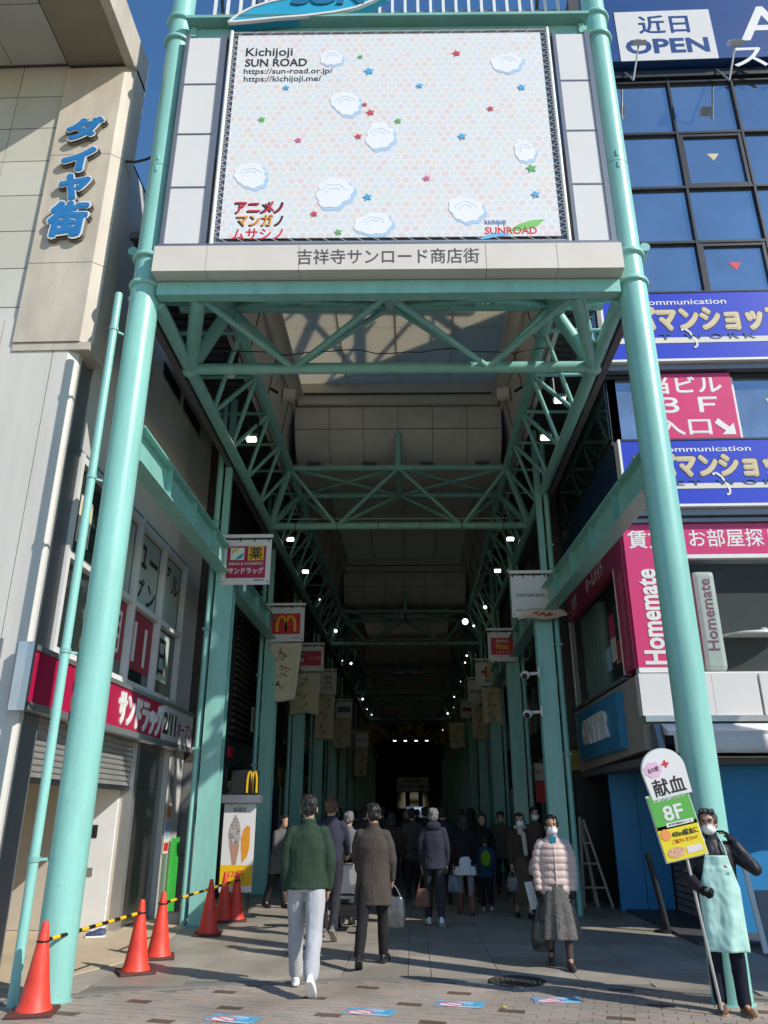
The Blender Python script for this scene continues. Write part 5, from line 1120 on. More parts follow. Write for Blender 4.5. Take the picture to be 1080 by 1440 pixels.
# arches sign with parfait poster
y = 14.3; q = pxbox((316, 1130), (353, 1255), y)
t = T("arches_sign_stand", "black arches light box above a dessert poster stand by the left column", "sign stand", ((q[0]+q[1])/2, y, 0))
x0, x1 = q[0], q[1]; zt = gY(334, 1130, y).z; zb = gY(334, 1255, y).z; cx = (x0+x1)/2
MB().box(x0, x1, y, y+.05, zb, zt).build("poster", WPANEL, t); MB().box(x0+.0, x1, y-.004, y-.001, zb+.10, zb+.42).build("yellow_print", YELLOW, t)
shape("cone_print", mat("speckled print", (.34, .30, .28), .6, var=.95, scale=28), t, (cx-.05, y-.0, (zt+zb)/2-.05), [(-.10, .10), (-.125, .26), (-.10, .40), (-.055, .50), (-.02, .58), (.03, .50), (.075, .38), (.09, .24), (.08, .10)], th=.003)
shape("wafer_print", mat("wafer print", (.42, .24, .16), .6, var=.2, scale=40), t, (cx-.05, y-.0, (zt+zb)/2-.05), [(-.10, .098), (.08, .098), (.055, -.10), (.02, -.33), (-.01, -.36), (-.05, -.12)], th=.003)
shape("cone_print", mat("orange print2", (.70, .28, .02), .6, var=.2, scale=20), t, (cx+.12, y-.0, (zt+zb)/2-.05), [(-.06, .02), (-.07, .2), (-.03, .34), (.03, .40), (.08, .36), (.085, .05), (.05, -.1), (-.03, -.20)], th=.0035)
text("新発売", (cx, y-.001, zt-.1), .22, .08, INK, t, bold=.01, ext=.002)
text("120円", (cx, y-.005, zb+.28), .25, .11, SIGNR, t, bold=.03, ext=.002)
MB().box(x0-.03, x1+.09, y-.12, y+.14, zt+.01, zt+.14).build("shelf", GREYF, t); zz1 = gY(334, 1083, y).z
MB().box(x0+.10, x1+.02, y-.08, y+.10, zt+.145, zz1).build("light_box", BLACK, t, bevel=.02); arches((x1-.07, y-.085, (zt+.145+zz1)/2), .17, (zz1-zt-.145)*.85, .014, YELLOW, t)
for x in (x0+.05, x1-.05): MB().tube((x, y+.03, 0), (x, y+.03, zb), .015, n=8).build("foot", DKMET, t)
MB().box(x0-.05, x1+.1, y-.1, y+.15, .012, .03).build("base", DKMET, t)
# work shoes and bags left on the mat
t0 = gZ(128, 1318)
for (px, py, rz, m_, lab) in ((134, 1320, 1.9, mat("navy shoe", (.04, .06, .16), .6, var=.5, scale=30), "navy and white sneakers left on the tan sheet"), (162, 1305, 1.6, mat("white shoe", (.6, .6, .6), .6, var=.2, scale=20), "white sneakers left on the tan sheet"), (126, 1303, 1.3, mat("grey shoe", (.45, .45, .47), .6, var=.3, scale=20), "grey sneakers left beside plastic bags")):
    c = gZ(px, py); t = T("sneakers", lab, "shoes", (c.x, c.y, .024), "shoes on the tan sheet", rz)
    for s in (-1, 1):
        mb = MB(); mb.rings([[(s*.06+wv*math.cos(a), yv+.0, zz+hv*max(-.2, math.sin(a))) for a in [2*math.pi*i/14 for i in range(14)]] for yv, wv, zz, hv in ((-.13, .02, .04, .03), (-.12, .036, .045, .05), (-.04, .042, .045, .055), (.03, .046, .035, .035), (.10, .043, .03, .022), (.135, .02, .025, .012))]); mb.build("shoe", m_, t, True)
        MB().box(s*.06-.04, s*.06+.04, -.13, .13, 0, .022).build("sole", WHITE, t, True)
c = gZ(108, 1303); t = T("plastic_bag", "crumpled clear plastic bag on the tan sheet behind the shoes", "bag", (c.x, c.y, .024)); mb = MB(); mb.ball((0, 0, .13), (.20, .16, .13), 22, 14)
for v in mb.v: v += Vector(v).normalized()*.05*noise.noise(v*9)
mb.build("film", mat("plastic film", (.55, .55, .56), .3, var=.2, scale=15), t, True)
c = gZ(240, 1300); t = T("concrete_block", "grey concrete block at the foot of the pier", "block", (c.x, c.y, .012)); MB().box(-.2, .15, -.1, .1, 0, .16).build("block", mat("concrete", (.33, .32, .29), .8, var=.12, bump=.2), t, True, bevel=.01)
c = gZ(268, 1292); t = T("floor_box", "dark pump box beside the left column", "box", (c.x, c.y, .012)); MB().box(-.2, .2, -.12, .12, 0, .22).build("case", DKMET, t, True, bevel=.02); MB().box(-.14, .18, -.10, .10, .221, .26).build("lid", GREYF, t, True, bevel=.01)

# ================================================================== PEOPLE
SKIN = mat("skin", (.46, .27, .18), .5, var=.08, scale=8, spec=.4)
HAIRB = mat("black hair", (.012, .010, .009), .45, var=.4, scale=60, stretch=(1, 1, .3), bump=.6, bscale=180)
HAIRG = mat("grey hair", (.16, .155, .15), .5, var=.4, scale=60, stretch=(1, 1, .3), bump=.6, bscale=180)
HAIRR = mat("brown hair", (.10, .04, .02), .45, var=.4, scale=60, stretch=(1, 1, .3), bump=.6, bscale=180)
MASKM = mat("white face mask", (.78, .78, .77), .75, var=.03)
EYE = mat("eye dark", (.01, .008, .008), .2, var=0)
def fab(name, c, var=.15, bump=.35, bs=220, rough=.85, scale=9): return mat(name, c, rough, var=var, scale=scale, bump=bump, bscale=bs, spec=.25)
def remesh(mb, name, m, parent, vox, sm=4, fold=0., fs=7., stretch=(1, 1, .5), seed=0., post=None):
    me = mb.mesh(m, name, False); bm = bmesh.new(); bm.from_mesh(me); bmesh.ops.remove_doubles(bm, verts=bm.verts, dist=1e-5); bmesh.ops.recalc_face_normals(bm, faces=bm.faces); bm.to_mesh(me); bm.free()
    o = bpy.data.objects.new("tmp", me)
    r = o.modifiers.new("r", 'REMESH'); r.mode = 'VOXEL'; r.voxel_size = vox
    if sm: s_ = o.modifiers.new("s", 'SMOOTH'); s_.iterations = sm; s_.factor = .5
    e = evalmesh(o)
    bpy.data.objects.remove(o); bpy.data.meshes.remove(me)
    n_ = len(e.vertices); co = np.zeros(n_*3); e.vertices.foreach_get("co", co); co = co.reshape(-1, 3)
    if fold:
        nn = np.zeros(n_*3); e.vertices.foreach_get("normal", nn); nn = nn.reshape(-1, 3); st = np.array(stretch)*fs; off = np.array([seed*3.1, seed*1.7, seed])
        d = np.array([noise.noise(Vector(p)) + .5*abs(noise.noise(Vector(p*2.1))) for p in co*st+off]); co = co+nn*(d*fold)[:, None]
    if post: co = post(co)
    e.vertices.foreach_set("co", co.reshape(-1)); e.polygons.foreach_set("use_smooth", [True]*len(e.polygons)); e.update()
    if not e.materials: e.materials.append(m)
    ob = link(name, e, parent, True); return ob
def dirx(a): return Vector((0, math.sin(a), -math.cos(a)))
def hand(mb, wr, d, side, inward, curl=.5, k=1.):
    d = d.normalized(); wv = Vector((0, 1, 0)); wv = (wv-d*wv.dot(d))
    if wv.length < .2: wv = Vector((0, 0, 1))-d*d.z
    wv.normalize(); nv = Vector(inward); nv = nv-d*nv.dot(d)-wv*nv.dot(wv)
    nv = nv.normalized() if nv.length > .1 else d.cross(wv)
    mb.cap(wr, .026*k, wr+d*.03*k, .030*k, 10)
    for j, (o_, L, r) in enumerate(((.028, .070, .0088), (.010, .078, .0092), (-.010, .073, .0088), (-.027, .058, .0078))):
        b0 = wr+d*.025*k+wv*o_*.7*k; b1 = wr+d*.092*k+wv*o_*k; mb.cap(b0, .014*k, b1, .011*k, 8)
        d1 = (d*math.cos(curl)+nv*math.sin(curl)); d2 = (d*math.cos(curl*2.1)+nv*math.sin(curl*2.1)); m1 = b1+d1*L*.5*k; mb.cap(b1, r*1.05*k, m1, r*k, 8); mb.cap(m1, r*k, m1+d2*L*.5*k, r*.85*k, 8)
    th = wr+d*.035*k+wv*.025*k; t1 = th+(d*.6+wv*.6+nv*.5).normalized()*.038*k; mb.cap(th, .013*k, t1, .0105*k, 8); mb.cap(t1, .0105*k, t1+(d*.9+nv*.5).normalized()*.030*k, .009*k, 8)
def person(label, loc, face, h, top, hem, legs, pose, hair=HAIRB, style="short", mask=False, shoes=None, skirt=None, vox=.011, top_fold=.012, bulk=1., group=None, collar=None, sleeve_end=.0, cat="person", face_detail=True, gloves=None, coatflare=1.05, hood=False, topname="jacket", lean=0.):
    t = T("person", label, cat, (loc[0], loc[1], .012), group, face); t.scale = (h/1.70,)*3
    hp = {}; fz = []
    for s, nm in ((-1, "L"), (1, "R")):
        a, kf, fp = pose["leg"+nm]; hip = Vector((s*.088, 0, .90)); kn = hip+dirx(a)*.42+Vector((s*.005, 0, 0)); an = kn+dirx(a-kf)*.40; fd = Vector((s*.12, math.cos(fp), math.sin(fp))).normalized(); up_ = Vector((0, -math.sin(fp), math.cos(fp)))
        heel = an-fd*.055-up_*.075; toe = an+fd*.165-up_*.075; hp[nm] = (hip, kn, an, fd, up_, heel, toe); fz += [heel.z-.005, toe.z-.005]
    dz = -min(fz); D = Vector((0, 0, dz))
    for nm in "LR": q = hp[nm]; hp[nm] = (q[0]+D, q[1]+D, q[2]+D, q[3], q[4], q[5]+D, q[6]+D)
    arms = {}
    LN = Matrix.Rotation(-lean, 3, 'X'); piv = Vector((0, 0, .95))
    def ln(p): p = Vector(p); return (LN @ (p-piv))+piv+D if p.z > .95 else p+D
    for s, nm in ((-1, "L"), (1, "R")):
        sh_ = ln((s*.168, -.005, 1.365)); A = pose["arm"+nm]
        if hasattr(A[0], '__len__'): el = Vector(A[0])+D; wr = Vector(A[1])+D
        else:
            f, ab, e_ = A; el = sh_+Vector((s*math.sin(ab), math.sin(f)*math.cos(ab), -math.cos(f)*math.cos(ab)))*.275; dr = Vector((s*(ab*.3-.08), math.sin(f+e_), -math.cos(f+e_))).normalized(); wr = el+dr*.245
        arms[nm] = (sh_, el, wr)
    hd = ln((0, .02, 1.575)); ht = pose.get("turn", 0.); Rh = Matrix.Rotation(ht, 3, 'Z') @ Matrix.Rotation(pose.get("nod", 0.), 3, 'X')
    H_ = lambda p: hd+Rh @ Vector(p)
    # ---- body: one continuous surface from head to feet
    b_ = MB(); b_.ball(H_((0, -.008, .035)), (.074, .092, .088), 20, 14, Rh); b_.ball(H_((0, .018, -.035)), (.058, .066, .085), 18, 12, Rh); b_.cap(H_((0, .03, -.085)), .030, H_((0, .055, -.08)), .022)
    b_.cap(ln((0, -.005, 1.36)), .058, H_((0, -.015, -.04)), .050)
    if face_detail:
        b_.cap(H_((0, .082, .012)), .009, H_((0, .098, -.022)), .014, 8)
        for s in (-1, 1): b_.ball(H_((s*.076, -.004, -.008)), (.012, .022, .034), 10, 8, Rh); b_.ball(H_((s*.032, .076, .036)), (.024, .012, .008), 8, 6, Rh); b_.ball(H_((s*.04, .06, -.025)), (.025, .022, .025), 8, 6, Rh)
        b_.ball(H_((0, .080, -.052)), (.024, .012, .007), 10, 6, Rh); b_.ball(H_((0, .078, -.063)), (.02, .012, .006), 10, 6, Rh)
    b_.cap(ln((0, 0, 1.35)), .075, Vector((0, 0, .95))+D, .085); b_.cap(ln((-.15, 0, 1.36)), .05, ln((.15, 0, 1.36)), .05); b_.cap(Vector((-.08, 0, .92))+D, .07, Vector((.08, 0, .92))+D, .07)
    for nm in "LR":
        sh_, el, wr = arms[nm]; b_.cap(sh_, .036, el, .033); b_.cap(el, .033, wr, .026); s = -1 if nm == "L" else 1
        hand(b_, wr, wr-el, s, pose.get("palm"+nm, (-s, 0, 0)), pose.get("curl"+nm, .45))
        lk = .68 if legs else 1.; q = hp[nm]; b_.cap(q[0], .06*lk, q[1], .045*lk); b_.cap(q[1], .047*lk, q[1].lerp(q[2], .3), .050*lk); b_.cap(q[1].lerp(q[2], .3), .050*lk, q[2], .034); b_.cap(q[2], .034, q[2]+q[3]*.1-q[4]*.05, .026)
    remesh(b_, "body", gloves if gloves and False else SKIN, t, min(vox, .0075) if face_detail else vox, 2)
    if face_detail:
        for s in (-1, 1): MB().ball(H_((s*.031, .0815, .018)), (.013, .006, .0065), 10, 6, Rh).build("eye", EYE, t, True); MB().ball(H_((s*.033, .086, .040)), (.021, .004, .0045), 10, 5, Rh).build("eyebrow", hair, t, True)
    # ---- top
    g = MB(); w1 = .168*bulk; hm = hem
    secs = [((0, -.005, hm), w1*coatflare*1.03, .118*bulk*coatflare)]
    for z, rx, ry in ((.92, w1*1.02, .118*bulk), (1.06, w1*.99, .112*bulk), (1.22, .180*bulk, .122*bulk), (1.33, .172*min(bulk, 1.08), .110*bulk), (1.40, .135, .088), (1.445, .075, .068), (1.475, .066, .064)):
        if z > hm+.03: secs.append(((0, 0, z), rx, ry))
    base_n = len(g.v); g.loft(secs)
    for i in range(base_n, len(g.v)): g.v[i] = ln(g.v[i])
    if hm < .9: pass
    for nm in "LR":
        sh_, el, wr = arms[nm]; ins = Vector((-.02 if nm == "R" else .02, 0, -.01)); g.cap(sh_+ins, .064*min(bulk, 1.1), sh_.lerp(el, .5), .064*bulk); g.cap(sh_.lerp(el, .5), .064*bulk, el, .056*bulk); g.cap(el, .056*bulk, wr.lerp(el, .06+sleeve_end), .041*bulk)
    if collar: cz = collar; base_n = len(g.v); g.loft([((0, -.004, 1.40), .088, .082), ((0, -.0, 1.46), .072, .072), ((0, .0, 1.46+cz), .070, .070)]); g.v[base_n:] = [ln(v) for v in g.v[base_n:]]
    if hood: g.ball(ln((0, -.085, 1.44)), (.115, .062, .075)); g.ball(ln((0, -.02, 1.47)), (.10, .085, .05))
    to = remesh(g, topname, top, t, vox, 4, top_fold, 8., (1, 1, .55), len(label))
    # ---- legs
    q_ = MB()
    if legs:
        q_.loft([((0, 0, .84), .150, .105), ((0, -.005, .92), .160, .118), ((0, 0, 1.02), .150, .105)]); q_.v = [v+D for v in q_.v]
        lw = pose.get("legw", 1.)
        for nm in "LR":
            p = hp[nm]; q_.cap(p[0]+Vector((0, -.01, 0)), .092, p[0].lerp(p[1], .5), .080*lw); q_.cap(p[0].lerp(p[1], .5), .080*lw, p[1], .064*lw); q_.cap(p[1], .064*lw, p[1].lerp(p[2], .4)+Vector((0, -.012, 0)), .062*lw); q_.cap(p[1].lerp(p[2], .4)+Vector((0, -.012, 0)), .062*lw, p[2].lerp(p[1], .03), .056*lw)
        remesh(q_, "trousers", legs, t, vox, 4, .013, 8., (1, 1, .45), len(label)+2)
    if skirt:
        sm_, sz, fl = skirt; sk = MB(); n_ = 40; rs = []
        sway = (hp["L"][1].y+hp["R"][1].y)/2
        for z, r in ((.98, .145), (.88, .165), (.7, .165+.25*fl*.4), (sz+.15, .165+.55*fl*.4), (sz, .17+.7*fl*.4)):
            am = .02*(1-(z-sz)/(1-sz)); rs.append([((r+am*math.sin(9*a))*math.cos(a), (r*.92+am*math.sin(9*a+1))*math.sin(a)+.0*z, z) for a in [2*math.pi*i/n_ for i in range(n_)]])
        sk.rings(rs, closed=True); sk.v = [v+D for v in sk.v]; remesh(sk, "skirt", sm_, t, vox, 2, .006, 9., (1, 1, .2), 3)
    # ---- shoes
    for nm in "LR":
        p = hp[nm]; fd, up_ = p[3], p[4]; sd_ = fd.cross(up_).normalized(); hl = p[5]; mb = MB()
        def sec(d_, w_, h_, hh=0): c = hl+fd*d_+up_*(h_/2-.005); return [c+sd_*w_*math.cos(a)+up_*(h_/2)*max(-1, min(1, 1.25*math.sin(a))) for a in [2*math.pi*i/14 for i in range(14)]]
        mb.rings([sec(-.012, .012, .05), sec(0, .030, .085), sec(.05, .036, .10), sec(.11, .040, .075), sec(.17, .042, .055), sec(.22, .034, .045), sec(.245, .014, .035)])
        sm_ = shoes or (BLACK, BLACK); shoe_o = mb.build("shoe", sm_[0], t, True)
        so2 = MB(); so2.rings([[hl+fd*d_+sd_*w_*math.cos(a)+up_*(.011*(1 if math.sin(a) > 0 else -1)-.002) for a in [2*math.pi*(i+.5)/12 for i in range(12)]] for d_, w_ in ((-.014, .016), (0, .033), (.05, .038), (.11, .042), (.17, .044), (.22, .036), (.248, .016))]); so2.build("sole", sm_[1], shoe_o, True)
    # ---- hair
    hb_ = MB(); hs = 1.
    if style != "bald":
        hb_.ball(H_((0, -.022, .052)), (.083, .092, .083), 20, 14, Rh); hb_.ball(H_((0, -.048, .01)), (.076, .062, .075), 18, 12, Rh)
        if style == "short": hb_.ball(H_((.02, .045, .108)), (.055, .04, .025), 12, 8, Rh); hb_.ball(H_((-.03, .04, .105)), (.05, .04, .025), 12, 8, Rh); [hb_.ball(H_((s*.072, .01, .03)), (.012, .025, .035), 8, 6, Rh) for s in (-1, 1)]
        if style == "bun": hb_.ball(H_((0, -.10, .06)), (.045, .04, .045), 14, 10, Rh); hb_.ball(H_((0, .032, .108)), (.060, .035, .022), 12, 8, Rh); [hb_.ball(H_((s*.068, .02, .04)), (.014, .045, .05), 8, 6, Rh) for s in (-1, 1)]
        if style == "long": [hb_.cap(H_((s*.065, -.02, .02)), .034, H_((s*.062, -.01, -.13)), .030) for s in (-1, 1)]; hb_.cap(H_((0, -.06, .0)), .06, H_((0, -.06, -.13)), .05); hb_.ball(H_((0, .06, .10)), (.07, .03, .025), 12, 8, Rh)
        remesh(hb_, "hair", hair, t, .0065, 1, .017, 34., (1, 1, .4), len(label)+1)
    elif style == "bald":
        hb_.ball(H_((0, -.030, .014)), (.0815, .078, .070), 18, 12, Rh); hb_.ball(H_((0, -.034, .046)), (.0780, .076, .078), 18, 12, Rh); remesh(hb_, "hair", hair, t, .0065, 2, .003, 24., (1, 1, .35), 2)
    if mask:
        mk = MB(); mk.ball(H_((0, .045, -.045)), (.066, .062, .056), 18, 12, Rh); mk.ball(H_((0, .085, -.035)), (.026, .026, .035), 12, 8, Rh); remesh(mk, "face_mask", MASKM, t, .0065, 2, .002, 20.)
        ml = MB()
        for s in (-1, 1): ml.path([H_((s*.062, .06, -.03)), H_((s*.080, .02, -.0)), H_((s*.083, -.015, .012))], .0022, 5); ml.path([H_((s*.058, .06, -.065)), H_((s*.078, .01, -.045)), H_((s*.083, -.015, -.03))], .0022, 5)
        ml.build("mask_loop", MASKM, t, True)
    t["_"] = 0; del t["_"]
    return t, dict(arms=arms, hp=hp, H=H_, D=D, R=Rh, k=h/1.70)
def world(t, p, k):
    return Vector(t.location)+Matrix.Rotation(t.rotation_euler.z, 3, 'Z') @ (Vector(p)*k)
AW = math.pi        # facing the camera
# --- green fleece man
loc = gZ(426, 1396)
gm, gi = person("man in dark green fleece and light grey trousers walking away", loc, .04, 1.80, fab("green fleece", (.025, .046, .028), .2, .6, 160), .86, fab("light grey trousers", (.40, .40, .41), .08), dict(legL=(.30, .06, .05), legR=(-.24, .42, -.75), armL=(-.05, .14, .28), armR=(-.02, .16, .35), turn=.12, legw=1.18), shoes=(mat("white sneaker", (.72, .72, .71), .5, var=.06), mat("white sole", (.75, .74, .72), .6, var=.1)), vox=.009, bulk=1.16, collar=.02)
MB().lathe([(.062, 0), (.060, .035), (.055, .036)], gi["D"]+Vector((0, 0, 1.462)), 24).build("collar_band", fab("olive collar", (.14, .17, .10)), gm, True)
# --- brown coat man
loc = gZ(524, 1360)
bm_, bi = person("man in dark brown coat and black trousers walking away, bags in hand", loc, -.12, 1.73, fab("brown coat", (.062, .050, .042), .15, .2, 90), .62, fab("black trousers", (.014, .014, .016), .2), dict(legL=(-.30, .25, -.5), legR=(.27, .04, .05), armL=(.25, .12, .5), armR=(.15, .14, .35), turn=.35), shoes=(mat("black leather", (.015, .014, .013), .3), BLACKR), vox=.010, bulk=1.12, collar=.03, coatflare=1.18)
# --- navy suit man behind the stroller
loc = gZ(462, 1322)
sm2, si = person("man in navy jacket with reddish lit hair pushing the stroller", loc, -.05, 1.80, fab("navy jacket", (.035, .035, .055), .15), .78, fab("dark navy trousers", (.025, .026, .032), .2), dict(legL=(.25, .05, 0), legR=(-.15, .45, -.7), armL=(.5, .1, .5), armR=(.55, .1, .4)), hair=HAIRR, shoes=(mat("grey runner", (.10, .095, .09), .6), mat("tan sole", (.28, .24, .2), .7)), vox=.011)
# --- grey haired person
loc = gZ(488, 1300)
person("person with grey hair in a grey jacket ahead of the stroller", loc, -.1, 1.62, fab("grey jacket", (.14, .14, .15)), .75, fab("grey trousers", (.06, .06, .065)), dict(legL=(.12, .05, 0), legR=(-.1, .2, -.2), armL=(.1, .12, .3), armR=(.1, .12, .3)), hair=HAIRG, vox=.013, face_detail=False)
# --- navy hooded coat
loc = gZ(612, 1304)
nm_, ni = person("person in navy hooded jacket with tan tote bag walking away", loc, .02, 1.66, fab("navy hooded", (.026, .027, .042), .2), .80, fab("charcoal trousers", (.03, .03, .034), .2), dict(legL=(.2, .05, 0), legR=(-.12, .3, -.4), armL=(.02, .12, .15), armR=(.0, .16, .2)), hair=HAIRG, shoes=(mat("white sneaker", (.72, .72, .71)), WHITE), vox=.011, bulk=1.08, hood=True)
# --- woman in pink quilted jacket
loc = gZ(790, 1362)
pk, pi_ = person("woman in pale pink puffer jacket, face mask and grey patterned skirt walking towards camera", loc, AW-.08, 1.585, mat("pink puffer", (.56, .42, .38), .55, var=.06, scale=6, bump=.1, bscale=60), .80, fab("brown tights", (.07, .05, .045)), dict(legw=.74, legL=(.22, .04, 0), legR=(-.16, .25, -.3), armL=(.08, .16, .12), armR=(.05, .18, .1), nod=-.05), style="bun", mask=True, shoes=(mat("brown pump", (.06, .04, .035), .4), BLACKR), skirt=(mat("patterned skirt", (.10, .095, .088), .85, var=.75, scale=45), .31, .36), vox=.0085, bulk=1.20, collar=.05, top_fold=.006)
jk = [c for c in pk.children if c.name.startswith("jacket")][0]; me = jk.data; n_ = len(me.vertices); co = np.zeros(n_*3); me.vertices.foreach_get("co", co); co = co.reshape(-1, 3); nn = np.zeros(n_*3); me.vertices.foreach_get("normal", nn); nn = nn.reshape(-1, 3)
quilt = np.abs(np.sin(co[:, 2]*math.pi/.082)); co += nn*((quilt**.5-.7)*.016)[:, None]
fr = (np.abs(co[:, 0]) < .008) & (nn[:, 1] > .4); co[fr] += np.array([0, .006, 0]); me.vertices.foreach_set("co", co.reshape(-1)); me.update()
D_ = pi_["D"]
mb = MB(); mb.grid(lambda u, v: (-.05*(1-v*.15)*(1-u*2)*(.25+.75*v), .135+.004-.055*v, 1.27+.19*v), 8, 8); mb.v = [v+D_ for v in mb.v]; o = mb.build("sweater", fab("teal sweater", (.01, .16, .24)), pk, True); o.modifiers.new("s", 'SOLIDIFY').thickness = .02
for nmx in "LR":
    sh_, el, wr = pi_["arms"][nmx]; g_ = MB(); d = (wr-el).normalized(); g_.cap(wr-d*.02, .036, wr+d*.05, .036); hand(g_, wr, d, 1, (1 if nmx == "L" else -1, 0, 0), .6, 1.12); remesh(g_, "glove", fab("black glove", (.015, .015, .016)), pk, .007, 1)
# zip
mb = MB(); mb.grid(lambda u, v: (-.006+.012*u, .152-.008*v, .82+.48*v), 1, 10); mb.v = [v+D_ for v in mb.v]; o = mb.build("zip_strip", mat("pink zip", (.48, .36, .33), .5), pk, True); o.modifiers.new("s", 'SOLIDIFY').thickness = .006
# --- sign holder
loc = gZ(1028, 1427); loc.x += .03
ar = dict(legL=(.06, .03, 0), legR=(-.04, .03, 0), armL=((-.345, .09, 1.18), (-.205, .045, 1.40)), armR=((.27, .03, 1.12), (.20, .24, 1.02)), palmL=(1, 0, 0), palmR=(-1, .3, 0), curlL=.5, curlR=1.0, turn=-.35)
sgm, si2 = person("man in mint apron and white mask holding a tall sign board", loc, AW-.10, 1.655, fab("black nylon jacket", (.018, .018, .022), .2, .15, 60, .5), .74, fab("navy trousers", (.010, .012, .024), .2), ar, hair=mat("dark grey hair", (.045, .042, .04), .5, var=.5, scale=70, bump=.6, bscale=180), style="short", mask=True, shoes=(mat("brown leather", (.16, .07, .035), .45, var=.2), mat("tan sole2", (.35, .25, .15), .7)), vox=.009, bulk=1.12, collar=.04)
D_ = si2["D"]; AP = mat("mint apron", (.38, .60, .53), .75, var=.05, scale=5, bump=.2, bscale=14)
def apron(u, v):
    z = .50+.80*v; wv = .185 if z < 1.02 else .185-.085*((z-1.02)/.28)**.8; x = (u-.5)*2*wv
    ry = (.118*1.12*1.05+.018) if z < 1.2 else .14; rx = .21
    yy = ry*math.sqrt(max(.05, 1-(x/ (rx*1.06))**2))+.016*math.sin(x*32+z*4)*(1.25-z)+.016*noise.noise(Vector((x*9, z*5, 1)))+.007*noise.noise(Vector((x*24, z*16, 4)))+.006*math.sin(z*22+x*14)*max(0, .35-abs(z-.98))*2
    return (x, yy+.008, z)
mb = MB(); mb.grid(apron, 30, 44); mb.v = [v+D_ for v in mb.v]; o = mb.build("apron", AP, sgm, True); o.modifiers.new("s", 'SOLIDIFY').thickness = .006
mb = MB()
for s in (-1, 1): mb.path([Vector((s*.095, .145, 1.30))+D_, Vector((s*.085, .12, 1.38))+D_, Vector((s*.07, .06, 1.455))+D_, Vector((0, -.075, 1.47))+D_], .008, 6)
mb.build("apron_strap", AP, sgm, True)
F2 = (Vector((-1, 0, 0)), Vector((0, 0, 1)))
for dx, dz, a, b_ in ((-.065, 1.20, .035, .012), (-.065, 1.20, .012, .035)): MB().box(dx-a/2, dx+a/2, .158, .163, dz-b_/2, dz+b_/2).build("red_cross", SIGNR, sgm, True).location = D_
text("STAFF", Vector((-.05, .158, 1.145))+D_, .10, .022, mat("apron print", (.18, .33, .30), .7), sgm, F2, bold=.02, local=True)
Hh = si2["H"]; gl = MB()
for s in (-1, 1):
    pts = [Hh((s*.036+.028*math.cos(a), .098, .016+.019*math.sin(a))) for a in [2*math.pi*i/12 for i in range(13)]]; gl.path(pts, .0022, 5); gl.path([Hh((s*.064, .096, .02)), Hh((s*.08, .0, .018))], .002, 5)
gl.path([Hh((-.01, .1, .02)), Hh((.01, .1, .02))], .002, 5); gl.build("glasses", mat("glasses frame", (.10, .04, .03), .3), sgm, True)
for nmx in "LR":
    sh_, el, wr = si2["arms"][nmx]; g_ = MB(); d = (wr-el).normalized(); g_.cap(wr-d*.02, .034, wr+d*.05, .034); hand(g_, wr, d, 1, ar["palm"+nmx], ar["curl"+nmx], 1.12); remesh(g_, "glove", fab("black glove", (.015, .015, .016)), sgm, .007, 1)
# the held sign board on its pole
hw = world(sgm, si2["arms"]["R"][2]+Vector((-.0, .075, -.02)), si2["k"])
yb = hw.y-.03
ft = gZ(1017, 1428, .015); tip = gY(938, 1120, ft.y+.10)
sb = T("blood_drive_sign", "tall hand-held sign board with round white head, green and yellow panels", "sign board", tuple(ft))
yt = ft.y-.02
P0 = Vector((ft.x, ft.y, .015)); 
def onsign(px, py): return gY(px, py, yt)
top = onsign(936, 1085); P1 = Vector((top.x+.02, yt+.02, top.z))
MB().tube(P0, P1, .014, n=12).build("pole", ALU, sb); MB().tube(P0, P0+(P1-P0).normalized()*.04, .018, n=12).build("pole_tip", BLACKR, sb)
cR = onsign(939, 1098); cG = onsign(945, 1140); cY = onsign(958, 1182)
dv = (onsign(926, 1080)-onsign(967, 1205)); dv.y = 0; vv = dv.normalized(); uu = Vector((vv.z, 0, -vv.x)); FS = (uu, vv)
def sc(px, py): q = onsign(px, py); return Vector((q.x, yt, q.z))
hdc = sc(938, 1098); shp = []
for i in range(25):
    a = math.pi*i/24; shp.append((.205*math.cos(a), .12+.19*math.sin(a)-.02))
shp += [(-.19, -.14), (.19, -.14)]
shape("round_head", WPANEL, sb, hdc, shp, FS, th=.012)
shape("head_back", ALU, sb, hdc, [(x*1.04, y*1.03) for x, y in shp], FS, th=.010, out=-.0105)
text("献血", hdc-vv*.045+uu*.0-Vector((0, .0125, 0)), .30, .15, INK, sb, FS, bold=.035, ext=.003)
for a, b_ in ((.065, .02), (.02, .065)): plate("red_cross", SIGNR, sb, hdc+vv*.15+uu*.03, a, b_, FS, th=.003+.001*(a > b_), out=.0125)
shape("pink_bubble", mat("pink bubble", (.72, .45, .58), .5), sb, hdc+vv*.12-uu*.10, [(x*(1+.08*math.sin(8*i)), y*(1+.08*math.sin(8*i))) for i, (x, y) in enumerate(ell(.085, .07, 28))], FS, th=.003, out=.0125)
text("友の絆", hdc+vv*.12-uu*.10-Vector((0, .016, 0)), .11, .045, INK, sb, FS, bold=.02, ext=.002, rot=.1)
gc = sc(945, 1139); plate("green_panel", GREENS, sb, gc, .385, .30, FS, th=.010); plate("panel_frame", WHITE, sb, gc, .405, .32, FS, th=.008, out=-.0095)
text("8F", gc-vv*.02-Vector((0, .0105, 0)), .19, .13, WPANEL, sb, FS, bold=.02, ext=.003); text("三菱UFJ銀行ビル", gc+vv*.108-Vector((0, .0105, 0)), .31, .05, WPANEL, sb, FS, bold=.02, ext=.003); plate("white_strip", WPANEL, sb, gc-vv*.118+uu*.03, .26, .035, FS, th=.003, out=.0105)
